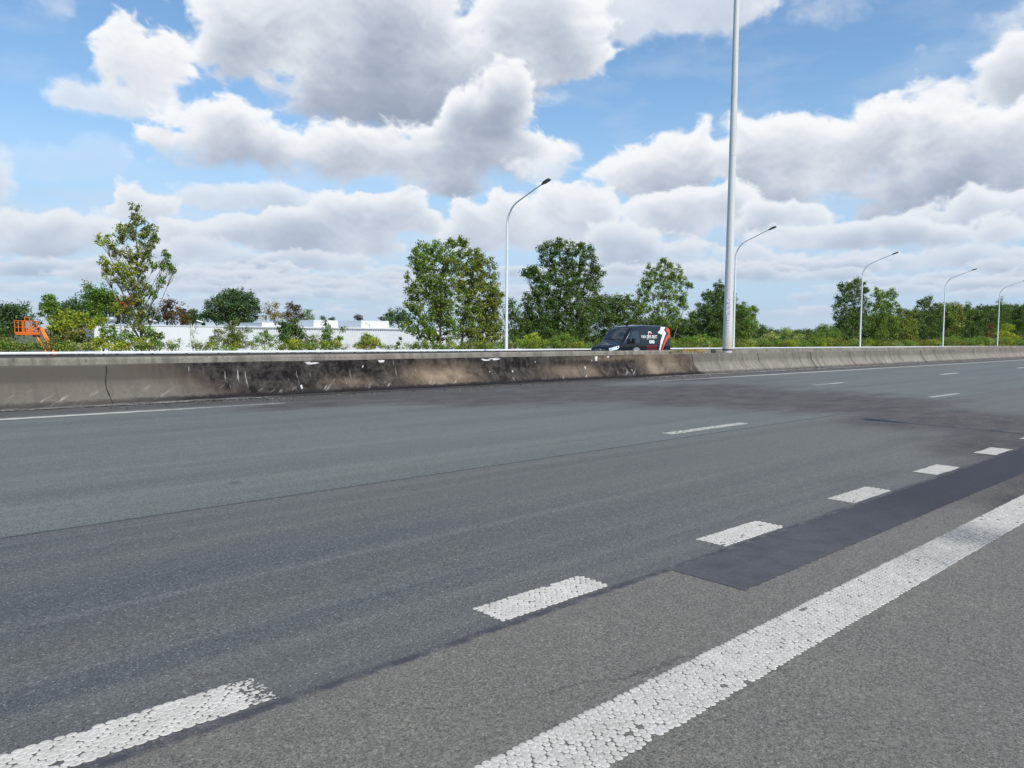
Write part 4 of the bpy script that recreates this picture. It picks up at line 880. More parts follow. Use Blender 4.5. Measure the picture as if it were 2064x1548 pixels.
MB().add([(3.42+.0, -(sidey(3.4, 1.55)+.02), 1.42), (3.46, -(sidey(3.4, 1.55)+.02), 1.42), (3.60, -(sidey(3.4, 1.8)+.02), 1.86), (3.56, -(sidey(3.4, 1.8)+.02), 1.88)], [(0, 1, 2, 3)]).build('logo_stroke', WHV, van)
side_panel([(3.50, 1.82), (3.56, 1.92), (3.68, 1.96), (3.82, 1.93), (3.92, 1.84), (3.96, 1.76), (3.90, 1.82), (3.76, 1.88), (3.64, 1.88), (3.57, 1.83)], 'logo_crest', WHV, .012)
side_panel([(3.62, 1.76), (3.66, 1.86), (3.78, 1.87), (3.90, 1.80), (3.86, 1.72), (3.70, 1.70)], 'logo_head', RDV, .010)
for i, x in enumerate((3.68, 3.86, 4.04)):
    dsc = side_panel([(x+.095*math.cos(a), 1.30+.115*math.sin(a)) for a in np.linspace(0, 2*math.pi, 19)[:-1]], 'round_badge', WHV, .010)
    side_panel([(x+.03*math.cos(a), 1.30+.04*math.sin(a)) for a in np.linspace(0, 2*math.pi, 9)[:-1]], 'badge_mark', BLK, .014, parent=dsc)
for z, w0 in ((1.03, .62), (.93, .5), (.82, .55), (.74, .4)): side_panel([(3.86-w0, z), (3.86+w0, z), (3.86+w0, z+.028), (3.86-w0, z+.028)], 'red_text_line', RDV, .008)
for z, x0, x1 in ((.90, 2.08, 2.5), (.83, 1.95, 2.62), (.765, 2.06, 2.5)): side_panel([(x0, z), (x1, z), (x1, z+.025), (x0, z+.025)], 'white_text_line', WHV, .018)

# ------------------------------------------------------------------ foliage
LEAF = bpy.data.materials.new('leaf'); LEAF.use_nodes = True; q = NT(LEAF.node_tree); q.n.clear()
lc = q.new('ShaderNodeAttribute', attribute_name='leafcol').outputs['Color']
df = q.new('ShaderNodeBsdfDiffuse'); q.put(df.inputs[0], lc); tl = q.new('ShaderNodeBsdfTranslucent'); q.put(tl.inputs[0], q.mix(1.0, lc, (1.25, 1.3, .6), 'MULTIPLY'))
gl = q.new('ShaderNodeBsdfGlossy'); gl.inputs['Roughness'].default_value = .42; gl.inputs[0].default_value = (.9, .95, 1, 1)
m1 = q.new('ShaderNodeMixShader'); m1.inputs[0].default_value = .28; q.l.new(df.outputs[0], m1.inputs[1]); q.l.new(tl.outputs[0], m1.inputs[2])
m2 = q.new('ShaderNodeMixShader'); m2.inputs[0].default_value = .02; q.l.new(m1.outputs[0], m2.inputs[1]); q.l.new(gl.outputs[0], m2.inputs[2])
ou = q.new('ShaderNodeOutputMaterial'); q.l.new(m2.outputs[0], ou.inputs[0])
BARK = pmat('bark', (.12, .10, .08), .9, noise=(6, .35)); BARKP = pmat('pale_bark', (.24, .21, .17), .9, noise=(6, .3))
HUE = dict(maple=(.070, .112, .030), dark=(.042, .074, .027), yellow=(.135, .175, .030), olive=(.090, .105, .038), silver=(.15, .19, .105), brown=(.078, .052, .026), red=(.050, .039, .027), tan=(.13, .115, .06), green=(.075, .13, .036), mix=(.085, .112, .034), far=(.040, .072, .042), bluefar=(.05, .085, .075), weed=(.22, .17, .04), orange=(.13, .070, .02), plum=(.06, .05, .065))
FILLK = 4.6
def leaves(blobs, seed, cr=.30, leaf=.13, fill=.5, per=20, spread=1.0, narrow=.62):
    leaf = leaf*.84
    """blobs: (centre, (ra, rb, rc) along right / forward / up, hue).  Returns quads of folded leaves."""
    r = np.random.default_rng(seed); C_, K_, LR = [], [], []
    for c, rad, hue in blobs:
        vol = rad[0]*rad[1]*rad[2]/cr**3; n = max(4, int(vol*fill*FILLK+2.5)); 
        d = r.normal(0, 1, (n, 3)); d /= np.linalg.norm(d, axis=1)[:, None]; rr = r.random(n)**.42*r.uniform(.86, 1.12, n); o = d*rr[:, None]*np.array(rad)
        ctr = c + o[:, :1]*RT[None]+o[:, 1:2]*np.array([FW[0], FW[1], 0])[None]+o[:, 2:]*np.array([0, 0, 1.])[None]
        k = int(per*1.7); cs = r.uniform(.65, 1.25, n)*cr
        pts = np.repeat(ctr, k, 0)+r.normal(0, .42, (n*k, 3))*np.repeat(cs, k)[:, None]*np.array([1, 1, .75])
        out = np.repeat(d, k, 0)
        col = np.array(HUE[hue])*np.array([2.5, 2.25, 1.45])*np.exp(np.repeat(r.normal(0, .20, n), k)[:, None]+r.normal(0, .16, (n*k, 1)))
        col = col*np.exp(r.normal(0, .12, (n*k, 1))*np.array([[1.4, .3, -.2]])+np.repeat(r.normal(0, .10, (n, 1)), k, 0)*np.array([[1.5, .4, 0]]))
        C_.append(pts); K_.append(col); LR.append(out)
    P_ = np.concatenate(C_); K_ = np.concatenate(K_); O = np.concatenate(LR); n = len(P_)
    Ow = O[:, :1]*RT+O[:, 1:2]*np.array([FW[0], FW[1], 0])+O[:, 2:]*np.array([0, 0, 1.])
    N = r.normal(0, .75, (n, 3))+Ow*.35+np.array([0, 0, .55]); N /= np.linalg.norm(N, axis=1)[:, None]
    Tt = np.cross(N, r.normal(0, 1, (n, 3))); Tt /= np.linalg.norm(Tt, axis=1)[:, None]; B = np.cross(N, Tt)
    L = (leaf*r.uniform(.65, 1.3, n))[:, None]; Wd_ = L*narrow
    v0 = P_-Tt*L*.5; v1 = P_+B*Wd_*.5+N*L*.10; v2 = P_+Tt*L*.5; v3 = P_-B*Wd_*.5+N*L*.10
    V = np.stack([v0, v1, v2, v3], 1).reshape(-1, 3); F = np.arange(n*4).reshape(n, 4)
    return V, F, np.repeat(K_, 4, 0)
def conv(d, bl, hue, grow=1.18):
    """blobs given as (px, py, rx, ry[, hue[, depth shift]]) in photograph pixels around a plane y = d"""
    out = []
    for b_ in bl:
        px, py, rx, ry = b_[:4]; h_ = b_[4] if len(b_) > 4 and b_[4] else hue
        p = at(px, py, d); Zc = float((p-CAM)@FW); k = Zc/FPX; sh = (b_[5] if len(b_) > 5 else random.uniform(-.5, .5)*rx*k*.6)
        p = p+np.array([FW[0], FW[1], 0])*sh; out.append((p, (rx*k*grow, rx*k*grow*.95, ry*k*grow), h_))
    return out
def plant(name, d, bl, hue, label, cat, seed, cr=.30, leaf=.13, fill=.5, per=20, trunk=None, bark=None, limbs=True, group=None, narrow=.62, tr=.09, base_px=None, kind=None, origin_z=None, shoots=0):
    B = conv(d, bl, hue, 1.18 if cat == 'tree' else 1.02)
    if shoots:
        r = np.random.default_rng(seed+50)
        for c, rd, hh in list(B):
            for k in range(shoots):
                v = r.normal(0, 1, 3); v[2] = abs(v[2])*1.3; v /= np.linalg.norm(v); f = r.uniform(.95, 1.18)
                B.append((c+(v[0]*RT*rd[0]+v[1]*np.array([FW[0], FW[1], 0])*rd[1]+np.array([0, 0, v[2]*rd[2]]))*f, (cr*.55, cr*.55, cr*r.uniform(.8, 1.5)), hh))
    cen = np.mean([b_[0] for b_ in B], axis=0)
    if base_px is None: base_px = float(np.mean([b_[0] for b_ in bl]))
    bx = at(base_px, 700, d); gz_ = float(land_z(np.array([bx[0]]), np.array([d]))[0]); base = np.array([bx[0], d, gz_-.05])
    root = empty(name, tuple(base)); tag(root, label, cat, group, kind)
    V, F, K = leaves(B, seed, cr, leaf, fill, per, narrow=narrow)
    mesh('crown', V-base, F, LEAF, root, attrs={'leafcol': K})
    tb = MB(); r = np.random.default_rng(seed+1)
    if trunk: tp = [at(px, py, d)-base for px, py in trunk]; tp[0] = np.array([tp[0][0], 0, 0])
    else:
        topb = max(B, key=lambda b_: b_[0][2])[0]-base; tp = [np.zeros(3), np.array([topb[0]*.25, topb[1]*.25, topb[2]*.4]), np.array([topb[0]*.7, topb[1]*.7, topb[2]*.75]), topb]
    tp = [np.array(p) for p in tp]; n = len(tp); pts = []; 
    for i in range(n-1):
        for f in (0, .33, .66): pts.append(tp[i]*(1-f)+tp[i+1]*f+(r.normal(0, .02, 3) if (i or f) else 0))
    pts.append(tp[-1]); rad = np.linspace(tr, tr*.15, len(pts)); tb.tube(pts, list(rad), 6)
    if limbs:
        P_ = np.array(pts)
        for c, rd, _ in (B if not shoots else B[:len(bl)]):
            c = c-base; below = [i for i in range(len(P_)) if P_[i][2] < c[2]-.15*rd[2]-.1] or [0]
            i0 = min(below, key=lambda i: abs((c[2]-P_[i][2])-np.hypot(*(c-P_[i])[:2])*(2.0 if name == 'young_tree' else 1.3))); a = P_[i0]; mid = a*.5+c*.5+np.array([0, 0, -.06*np.linalg.norm(c-a)])+r.normal(0, .05, 3)
            r0 = max(.012, rad[i0]*.55); tb.tube([a, mid, c], [r0, r0*.6, r0*.3], 5)
            for k in range(5):
                d3 = r.normal(0, 1, 3); d3 /= np.linalg.norm(d3); d3[2] = abs(d3[2])*.8; e = c+(d3[0]*RT+d3[1]*np.array([FW[0], FW[1], 0]))*rd[0]*.85+np.array([0, 0, d3[2]])*rd[2]*.85
                s0 = mid*.4+c*.6; tb.tube([s0, s0*.5+e*.5+r.normal(0, .04, 3), e], [r0*.45, r0*.3, .006], 4)
    tb.build('trunk' if cat == 'tree' else 'stem', bark or BARK, root, smooth=True)
    return root

def T(*a, **k):
    if a[0] in ('maple_tree', 'young_tree', 'oak_tree', 'bushy_tree'): k.setdefault('shoots', 4); k['fill'] = k.get('fill', .5)*(.52 if a[0] == 'maple_tree' else .85)
    return plant(*a, **k)
# --- trees along the far verge
T('young_tree', 40, [(272,430,8,13),(276,452,12,13),(264,468,11,10,'olive'),(286,478,16,12),(306,462,11,9),(312,486,9,9),(244,462,11,8,'yellow'),(240,480,12,10),(207,487,13,9,'yellow'),(222,497,7,6),(232,512,9,8),(214,530,12,9,'yellow'),(212,550,11,10,'yellow'),(238,540,15,12,'yellow'),(262,520,14,14),(284,512,14,12),(300,500,8,8),(264,548,16,14,'yellow'),(288,545,13,16),(302,520,7,7),(236,566,14,8),(260,578,15,10,'olive'),(290,580,14,12),(336,518,7,9,'green'),(342,538,6,6,'green'),(330,540,5,6,'green'),(350,546,4,3,'green'),(312,538,5,5,'green'),(321,573,8,8,'green'),(306,595,9,8,'green'),(284,606,14,12),(262,604,14,11,'olive'),(248,612,10,8,'orange'),(240,628,12,9,'yellow'),(266,632,14,10,'olive'),(290,635,12,12),(282,660,15,13),(262,680,14,12,'green')], 'mix',
  'tall sparse light green tree with see-through crown, left of the warehouse floodlights', 'tree', 11, cr=.17, leaf=.115, fill=.40, per=12, shoots=2, trunk=[(287,705),(284,650),(281,600),(278,540),(275,480),(272,430)], tr=.085, bark=BARKP)
T('bushy_tree', 46, [(185,592,10,12),(205,600,17,14),(190,620,16,12),(214,612,12,12),(196,645,14,10)], 'green', 'mid green leafy tree touching the left flank of the tall sparse tree', 'tree', 12, cr=.24, leaf=.12, fill=.5, trunk=[(208,705),(206,650),(205,600)], tr=.07)
T('young_tree', 41, [(94,608,10,8),(90,620,8,6),(104,628,12,8),(120,645,18,14,'yellow'),(112,662,12,10,'yellow'),(136,655,14,12,'yellow'),(124,682,20,16,'olive')], 'green', 'light green young tree rising just right of the orange boom lift', 'tree', 13, cr=.2, leaf=.12, fill=.45, trunk=[(108,705),(102,660),(92,608)], tr=.05)
T('shrub', 39, [(165,640,18,10),(150,652,18,12),(180,655,15,10),(205,648,8,8),(160,678,26,16,'olive'),(190,690,20,12)], 'yellow', 'bright yellow green shrub left of the sparse tall tree', 'shrub', 14, cr=.2, leaf=.12, fill=.5, tr=.04)
T('shrub', 38.5, [(215,668,18,12),(232,680,16,12),(205,688,18,14,'yellow'),(240,692,14,10,'yellow')], 'green', 'green shrub over the white wall, left of the sparse tree trunk', 'shrub', 15, cr=.2, leaf=.12, fill=.42, tr=.04)
T('shrub', 38, [(300,672,14,12),(312,688,16,12),(288,692,20,12,'yellow'),(322,676,7,6)], 'green', 'green shrub at the foot of the sparse tall tree, on its right', 'shrub', 16, cr=.2, leaf=.12, fill=.5, tr=.04)
T('shrub', 38, [(5,690,24,14),(30,697,20,8),(55,698,16,7,'green'),(112,690,14,12)], 'olive', 'dull olive shrub below the boom lift basket at the left edge', 'shrub', 17, cr=.22, leaf=.10, fill=.5, tr=.04)
T('shrub', 44, [(0,672,18,20),(-25,660,25,30),(16,686,12,10)], 'dark', 'dark green shrub left of the orange boom lift', 'shrub', 18, cr=.3, leaf=.13, fill=.6, tr=.05)
# weeds and shrubs in front of the white wall
T('wild_shrub', 37.5, [(388,676,6,18),(396,660,4,14),(382,650,3,12),(398,692,12,10)], 'silver', 'thin wispy grey green shrub before the smooth white wall', 'shrub', 19, cr=.14, leaf=.075, fill=.4, per=8, tr=.02, narrow=.3)
T('wild_shrub', 37.5, [(350,692,16,10),(330,695,12,8),(365,684,8,8)], 'silver', 'low grey green shrub under the smooth wall, right of the sparse tree', 'shrub', 20, cr=.16, leaf=.08, fill=.35, per=10, tr=.02, narrow=.35)
T('willow_shrub', 38, [(462,664,12,15),(450,680,20,14),(480,676,18,16),(470,694,30,12),(430,688,16,12),(436,668,6,9),(498,664,8,10),(475,650,5,8)], 'mix', 'dark pointed shrub at the joint of the smooth and ribbed walls', 'shrub', 21, cr=.2, leaf=.12, fill=.6, tr=.03, narrow=.28)
T('shrub', 38.2, [(530,682,16,13),(515,692,14,12),(548,690,12,12),(535,668,7,8)], 'green', 'low mid green shrub between the dark pointed one and the tall bushy one', 'shrub', 22, cr=.2, leaf=.11, fill=.5, tr=.03, narrow=.4)
T('shrub', 38.5, [(582,655,16,12),(572,672,20,16),(600,672,18,16),(585,692,28,12,'yellow'),(595,648,10,7),(566,654,8,9)], 'dark', 'tall dense dark green shrub, tallest before the ribbed wall', 'shrub', 23, cr=.22, leaf=.12, fill=.65, tr=.05)
T('shrub', 38, [(630,684,12,12),(622,694,12,10)], 'olive', 'small brownish shrub right of the tall dense dark one', 'shrub', 24, cr=.18, leaf=.09, fill=.55, tr=.03)
T('shrub', 38, [(660,668,10,14),(656,684,14,12),(672,692,18,11,'yellow'),(648,694,14,10,'yellow'),(686,682,8,10),(690,664,5,9),(655,652,4,7)], 'green', 'narrow upright yellow green shrub before the ribbed wall', 'shrub', 25, cr=.18, leaf=.105, fill=.5, tr=.03)
T('shrub', 38, [(742,688,20,12),(728,695,14,9),(760,694,12,9),(738,677,8,6)], 'yellow', 'small rounded yellow green shrub alone before the ribbed wall', 'shrub', 26, cr=.18, leaf=.10, fill=.55, tr=.03)
T('sprig', 36, [(804,692,4,9),(798,700,5,5),(806,683,2.5,5)], 'dark', 'small dark sprig standing between the rounded shrub and the big double tree', 'sprig', 27, cr=.1, leaf=.09, fill=.6, per=10, tr=.012)
# --- big trees
T('maple_tree', 40, [(905,500,12,12),(876,505,17,14),(846,512,14,12),(932,500,8,12),(862,530,24,18),(895,532,26,20),(836,540,10,14),(922,540,18,22),(850,562,22,18),(885,570,28,22),(838,590,14,14),(862,600,22,18),(900,605,28,22),(835,618,16,14),(850,640,22,16),(895,640,26,22),(838,660,18,14),(862,675,22,16),(896,678,24,18),(880,622,20,16,'olive')], 'maple',
  'big green maple with ragged top, left half of the pair beside the first street lamp', 'tree', 31, cr=.27, leaf=.15, fill=.52, per=18, trunk=[(886,705),(887,650),(888,590),(892,540),(903,505)], tr=.09)
T('maple_tree', 41.5, [(950,520,12,14),(965,530,16,16),(948,548,22,20),(982,548,14,18),(960,580,28,24),(994,580,12,18),(940,590,22,22),(975,615,30,24),(1000,612,12,22),(942,630,24,24),(980,650,28,24),(945,668,26,20),(1000,660,14,24),(970,685,30,16)], 'mix',
  'denser yellowish green maple, right half of the pair beside the first street lamp', 'tree', 32, cr=.29, leaf=.15, fill=.62, per=20, trunk=[(925,705),(935,650),(948,590),(953,530)], tr=.10)
T('maple_tree', 42, [(1095,505,8,14),(1118,500,12,11),(1142,502,15,13),(1165,510,14,14),(1186,515,11,14),(1110,528,22,18),(1150,535,28,22),(1190,545,18,18),(1207,552,9,12),(1070,548,14,8),(1085,560,18,14),(1120,568,28,22),(1160,575,28,22),(1196,580,16,14),(1062,556,9,8),(1078,590,18,14),(1110,605,28,20),(1150,612,26,20),(1185,605,18,12),(1062,612,14,12),(1085,632,24,20),(1125,640,26,20),(1165,640,22,20),(1075,665,24,20),(1120,672,30,20),(1160,670,24,18)], 'dark',
  'large round dark green maple between the first street lamp and the black van', 'tree', 33, cr=.29, leaf=.15, fill=.60, per=20, trunk=[(1122,705),(1124,650),(1130,590),(1140,540),(1142,505)], tr=.12)
T('maple_tree', 42, [(1340,538,14,12),(1318,548,10,12),(1355,550,12,14),(1305,568,14,14),(1332,568,18,16),(1360,572,16,16),(1378,565,9,12),(1290,590,12,14),(1312,598,16,14),(1345,600,18,16),(1372,600,12,14),(1388,578,5,4),(1295,622,14,12),(1325,628,16,12),(1358,628,16,12),(1380,618,9,9),(1345,650,18,10)], 'maple',
  'slender green maple with airy crown directly above the tail of the black van', 'tree', 34, cr=.24, leaf=.145, fill=.42, per=16, trunk=[(1332,705),(1334,650),(1336,600),(1340,545)], tr=.07, bark=BARKP)
T('oak_tree', 44, [(1448,585,10,12),(1438,602,14,14),(1424,598,6,8),(1460,600,14,18),(1420,628,16,14),(1446,632,20,18),(1474,612,12,20),(1430,658,22,18),(1462,662,24,18),(1486,640,14,20),(1440,685,26,14)], 'dark',
  'dark green tree directly behind the thick mast', 'tree', 35, cr=.27, leaf=.13, fill=.75, per=20, tr=.10, trunk=[(1448,705),(1448,650),(1448,595)])
T('bushy_tree', 44, [(1500,625,14,12),(1515,632,10,12),(1496,648,16,14),(1515,655,12,14),(1498,672,16,14)], 'green', 'lighter green small tree just right of the thick mast', 'tree', 36, cr=.27, leaf=.13, fill=.6, tr=.06)
T('silver_shrub', 41, [(1555,678,18,11),(1585,672,16,12),(1610,682,14,9),(1535,688,16,9)], 'silver', 'pale silvery shrub right of the mast, palest of the verge', 'shrub', 37, cr=.3, leaf=.14, fill=.55, tr=.05, narrow=.4)
T('shrub', 44, [(1625,672,14,9),(1612,684,16,9)], 'dark', 'low dark shrub between the silvery shrub and the upright green one', 'shrub', 38, cr=.35, leaf=.15, fill=.6, tr=.05)
T('shrub', 42, [(1665,665,16,12),(1645,676,16,12),(1682,678,16,14),(1660,688,26,9,'yellow')], 'green', 'bright green upright shrub left of the third street lamp', 'shrub', 39, cr=.32, leaf=.16, fill=.6, tr=.05, narrow=.35)
T('maple_tree', 42, [(1700,582,8,10),(1716,580,12,10),(1732,576,9,10),(1700,600,13,13),(1722,602,16,14),(1742,600,8,14),(1695,624,14,13),(1720,630,18,16),(1745,625,9,14),(1702,652,16,16),(1730,656,18,16)], 'dark',
  'dark maple standing behind the third street lamp, its top level with the lamp bend', 'tree', 40, cr=.36, leaf=.19, fill=.55, per=20, trunk=[(1720,705),(1720,650),(1718,585)], tr=.10)
T('maple_tree', 43, [(1768,596,9,9),(1782,600,10,10),(1798,596,7,8),(1770,616,16,12),(1795,618,14,12),(1765,640,18,14),(1792,645,18,14),(1770,668,20,14),(1800,668,16,14)], 'maple',
  'maple with forked top right of the third street lamp', 'tree', 41, cr=.38, leaf=.2, fill=.55, per=20, trunk=[(1785,705),(1784,650),(1782,605)], tr=.10)
T('bushy_tree', 43, [(1822,632,14,10),(1815,655,16,14),(1836,658,14,14),(1825,676,18,12)], 'mix', 'lower yellowish tree in the dip between two taller dark ones', 'tree', 42, cr=.4, leaf=.2, fill=.6, tr=.08)
T('maple_tree', 43, [(1868,612,8,10),(1856,620,10,10),(1878,624,10,10),(1850,642,14,14),(1872,645,16,14),(1890,640,9,12),(1855,668,18,14),(1880,668,16,14)], 'dark',
  'tree with several thin tops left of the fourth street lamp', 'tree', 43, cr=.42, leaf=.21, fill=.6, per=20, tr=.10)
T('bushy_tree', 43, [(1905,622,10,8),(1922,620,12,9,'olive'),(1910,642,14,14),(1930,640,12,14,'olive'),(1915,666,16,14,'mix')], 'maple', 'tree with a rusty tinged top right of the fourth street lamp', 'tree', 44, cr=.45, leaf=.22, fill=.65, tr=.10)
T('bushy_tree', 43, [(1952,628,12,10),(1965,640,12,14),(1946,650,12,16),(1960,668,14,12)], 'dark', 'very dark tree midway between the fourth and fifth street lamps', 'tree', 45, cr=.5, leaf=.23, fill=.7, tr=.10)
T('bushy_tree', 45, [(1985,625,10,10),(1978,645,12,16),(1995,640,10,14)], 'dark', 'dark green tree just left of the fifth street lamp', 'tree', 46, cr=.5, leaf=.23, fill=.7, tr=.10)
T('conifer_tree', 46, [(2018,610,7,10),(2018,626,12,12),(2030,632,9,14),(2010,640,12,14),(2024,650,14,14)], 'dark', 'tall dark pointed tree right of the fifth street lamp', 'tree', 47, cr=.5, leaf=.22, fill=.75, tr=.10, narrow=.3)
T('bushy_tree', 46, [(2050,630,12,10),(2066,626,12,12),(2050,650,14,14),(2070,650,14,16)], 'dark', 'dark tree cut by the right edge of the picture', 'tree', 48, cr=.5, leaf=.22, fill=.7, tr=.10)
T('shrub', 39, [(1995,660,7,8),(1992,676,9,10),(2002,690,8,6)], 'brown', 'rust brown shrub behind the foot of the fifth street lamp', 'shrub', 49, cr=.35, leaf=.18, fill=.6, tr=.06)
T('shrub', 39, [(2030,660,13,8),(2026,676,17,10),(2048,684,12,8)], 'yellow', 'round yellow green shrub right of the fifth street lamp foot', 'shrub', 50, cr=.38, leaf=.18, fill=.7, tr=.06)
T('shrub', 38, [(1075,682,20,11),(1055,690,18,9),(1092,692,14,8)], 'yellow', 'yellow green shrub under the large round maple, right of the first lamp', 'shrub', 51, cr=.22, leaf=.12, fill=.6, tr=.03)
T('shrub', 38, [(1135,680,16,12),(1155,690,16,10),(1120,692,12,8)], 'green', 'pale green shrub left of the black van bonnet', 'shrub', 52, cr=.22, leaf=.12, fill=.55, tr=.03, narrow=.4)
T('shrub', 38, [(1385,688,18,10),(1410,684,18,9),(1440,690,18,9)], 'green', 'bright green shrub between the black van and the mast', 'shrub', 53, cr=.24, leaf=.12, fill=.6, tr=.03)
# --- behind the warehouse
T('broad_tree', 175, [(25,625,30,12),(0,630,30,14),(35,650,30,20),(-5,655,35,22)], 'far', 'dark rounded tree at the far left edge, behind the boom lift', 'tree', 61, cr=1.2, leaf=.5, fill=.8, per=22, tr=.4)
T('broad_tree', 160, [(150,618,26,12),(180,608,24,14),(215,602,26,16),(135,638,26,16),(175,638,32,22),(225,630,32,24),(255,620,18,16)], 'far', 'broad dark tree mass rising behind the left end of the warehouse', 'tree', 62, cr=1.1, leaf=.48, fill=.8, per=22, tr=.4)
T('dying_tree', 150, [(335,614,14,9,'red'),(330,632,14,12,'red'),(348,640,12,14)], 'brown', 'dark red brown tree behind the smooth wall, left of the orange one', 'tree', 63, cr=.9, leaf=.42, fill=.7, tr=.3)
T('dying_tree', 148, [(364,618,7,9),(360,636,14,14),(372,648,10,9)], 'brown', 'orange brown withered tree behind the smooth white wall', 'tree', 64, cr=.85, leaf=.4, fill=.75, tr=.3)
HUE['brown2'] = (.26, .14, .055)
T('broad_tree', 155, [(310,640,16,14),(300,625,12,10)], 'far', 'dark green tree between the sparse tall tree and the red brown one', 'tree', 65, cr=.9, leaf=.42, fill=.75, tr=.3)
T('round_tree', 150, [(455,598,20,12),(480,594,20,12),(504,604,16,12),(440,615,22,14),(470,615,28,18),(505,622,18,16),(420,632,20,12),(450,638,26,14),(490,640,22,14),(398,642,14,9),(512,642,8,7)], 'far', 'big round dark green tree behind the middle of the warehouse', 'tree', 66, cr=.85, leaf=.40, fill=.68, per=22, trunk=[(470,670),(470,640),(472,600)], tr=.5)
T('bushy_tree', 152, [(388,640,10,9),(376,648,8,6)], 'far', 'low dark tree against the left side of the big round one', 'tree', 67, cr=.8, leaf=.4, fill=.8, tr=.3)
T('dying_tree', 140, [(540,622,10,10),(556,616,8,9),(548,636,14,10),(562,638,10,10),(532,640,6,7)], 'tan', 'half bare tan tree right of the big round tree', 'tree', 68, cr=.55, leaf=.30, fill=.34, per=12, tr=.25)
T('dying_tree', 141, [(584,618,9,9),(598,624,12,10),(582,636,12,10),(604,640,14,10),(592,648,16,7)], 'red', 'half bare dark red tree behind the tallest dark shrub', 'tree', 69, cr=.55, leaf=.30, fill=.45, per=14, tr=.25)
T('poplar_tree', 143, [(620,634,7,10),(627,642,6,8),(612,642,7,9)], 'green', 'small green upright tree at the right end of the dark red one', 'tree', 70, cr=.6, leaf=.3, fill=.7, per=16, tr=.2)
for i, (px, py, rx, ry, hu, lb) in enumerate([(650,641,6,4,'bluefar','tiny blue green tree on the skyline left of the first roof box'), (668,642,6,3.5,'bluefar','tiny blue green tree on the skyline behind the first roof box'), (722,640,8,5,'plum','small purple leaved tree on the skyline between the roof boxes'), (768,642,6,4,'plum','faint purplish bush on the skyline behind the second roof box')]):
    T('distant_tree', 260, [(px,py,rx,ry),(px+rx*.5,py+2,rx*.7,ry*.8)], hu, lb, 'tree', 80+i, cr=.6, leaf=.35, fill=.6, per=14, tr=.2, limbs=False)
T('bushy_tree', 130, [(800,636,12,8),(788,646,12,8),(814,645,14,12)], 'far', 'blue green tree behind the warehouse, left of the big double maple', 'tree', 84, cr=.7, leaf=.35, fill=.75, tr=.3)
# --- the wood behind the right half reads as one mass
wood = []
for px, py, rx, ry in [(1030,630,16,22),(1048,650,14,20),(1200,612,18,16),(1222,606,16,14),(1245,612,18,14),(1268,608,16,14),(1288,622,14,16),(1210,640,24,22),(1245,640,24,22),(1280,650,22,20),(1180,640,20,20),(1320,655,24,16),(1360,655,24,16),(1400,640,16,14),(1390,662,22,16),(1500,660,22,16),(1070,650,20,18),(1105,655,22,18),(1545,672,18,10),(1580,675,18,9),(1630,676,18,9)]:
    wood.append((px, py, rx, ry))
for px in np.arange(1020, 1720, 14.):
    wood.append((px, 684+5*math.sin(px), 12, 14)); wood.append((px+7, 668+6*math.sin(px*.7), 10, 9)) if not 1530 < px < 1640 else wood.append((px, 672, 10, 6))
B = conv(75, wood, 'dark'); V, F, K = leaves(B, 90, cr=.62, leaf=.28, fill=.75, per=22); tag(mesh('distant_wood', V, F, LEAF, attrs={'leafcol': K}), 'dark green wood seen between the roadside trees', 'wood', kind='stuff')
wood = []; r_ = np.random.default_rng(4)
for px in range(1690, 2110, 13):
    top_ = float(np.interp(px, [1690, 1720, 1810, 1850, 1900, 1960, 2010, 2100], [650, 632, 638, 630, 622, 624, 618, 620])); wood.append((px+r_.uniform(-5, 5), top_+12+r_.uniform(-4, 4), 15, 13)); wood.append((px, top_+36, 16, 16)); wood.append((px+6, top_+58, 16, 13))
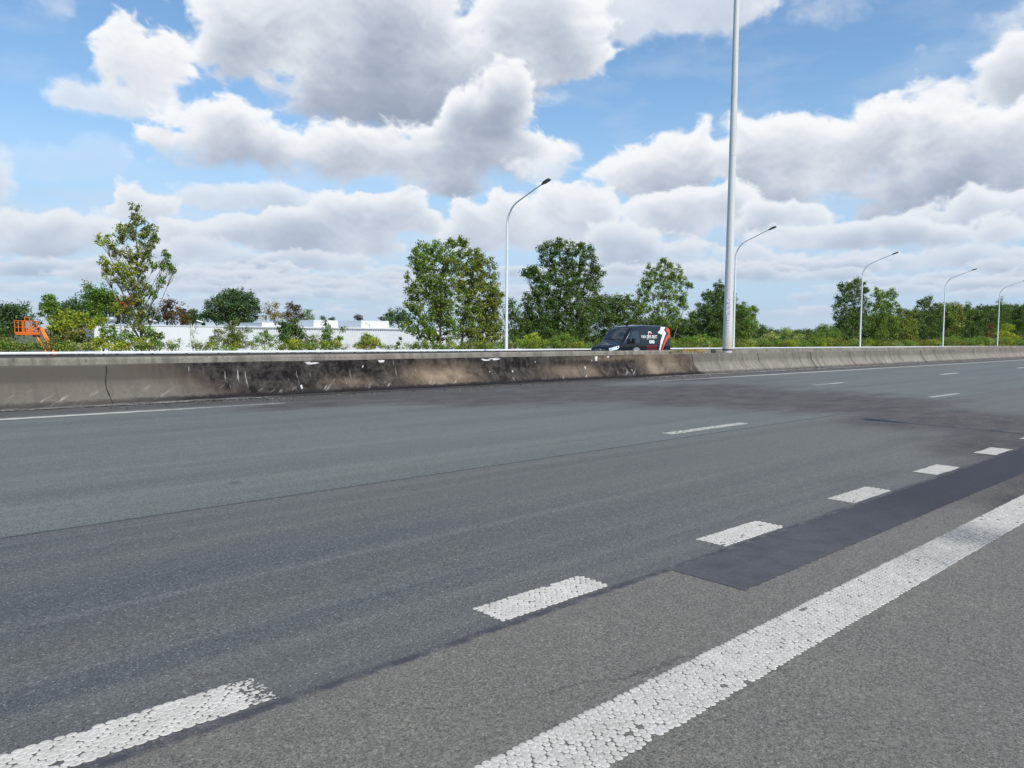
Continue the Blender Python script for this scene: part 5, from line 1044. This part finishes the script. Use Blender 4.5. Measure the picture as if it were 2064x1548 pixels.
B = conv(56, wood, 'dark'); V, F, K = leaves(B, 91, cr=.75, leaf=.32, fill=.65, per=20); tag(mesh('distant_wood', V, F, LEAF, attrs={'leafcol': K}), 'continuous dark wood behind the lamps on the right', 'wood', kind='stuff')
# --- low growth along the rail
ug = []; r_ = np.random.default_rng(9)
for px in np.concatenate([np.arange(-40, 640, 9.), np.arange(640, 830, 16.), np.arange(830, 2110, 7.)]):
    if 315 < px < 560 and r_.random() < .6: continue
    if 640 < px < 830 and r_.random() < .35: continue
    tall = 14 if px > 1000 else (8 if px < 300 or px > 820 else 5)
    if 640 < px < 820: tall = 4
    ug.append((px+r_.uniform(-4, 4), 703-r_.uniform(.1, 1)*tall-(px > 1600)*3, r_.uniform(7, 13)*(1.3 if px > 1800 else 1), r_.uniform(5, 9), r_.choice(['green', 'yellow', 'olive', 'mix', 'maple', 'silver'], p=[.28, .22, .2, .15, .1, .05])))
B = conv(35.8, ug, 'green'); V, F, K = leaves(B, 92, cr=.24, leaf=.11, fill=.7, per=20, narrow=.4); tag(mesh('undergrowth', V, F, LEAF, attrs={'leafcol': K}), 'mixed green and yellow undergrowth along the far guard rail', 'undergrowth', kind='stuff')
# weeds in the median
wd = [(px, py, 7, 3.2, h_) for px, py, h_ in [(1368, 708, 'olive'), (1380, 707, 'weed'), (1392, 706, 'weed'), (1402, 707, 'orange'), (1412, 708, 'weed'), (1356, 710, 'olive')]]
B = conv(16.4, wd, 'weed'); V, F, K = leaves(B, 93, cr=.07, leaf=.035, fill=.7, per=16, narrow=.3); tag(mesh('median_weeds', V, F, LEAF, attrs={'leafcol': K}), 'rusty yellow weeds growing between the two barriers', 'weeds', kind='stuff')
B = conv(15.0, [(1744, 738, 4, 1.6, 'olive'), (1760, 738, 3, 1.4, 'olive')], 'olive'); V, F, K = leaves(B, 94, cr=.06, leaf=.035, fill=.8, per=14, narrow=.3); tag(mesh('gutter_weeds', V, F, LEAF, attrs={'leafcol': K}), 'small dry weeds in the gutter of the clean barrier', 'weeds', kind='stuff')
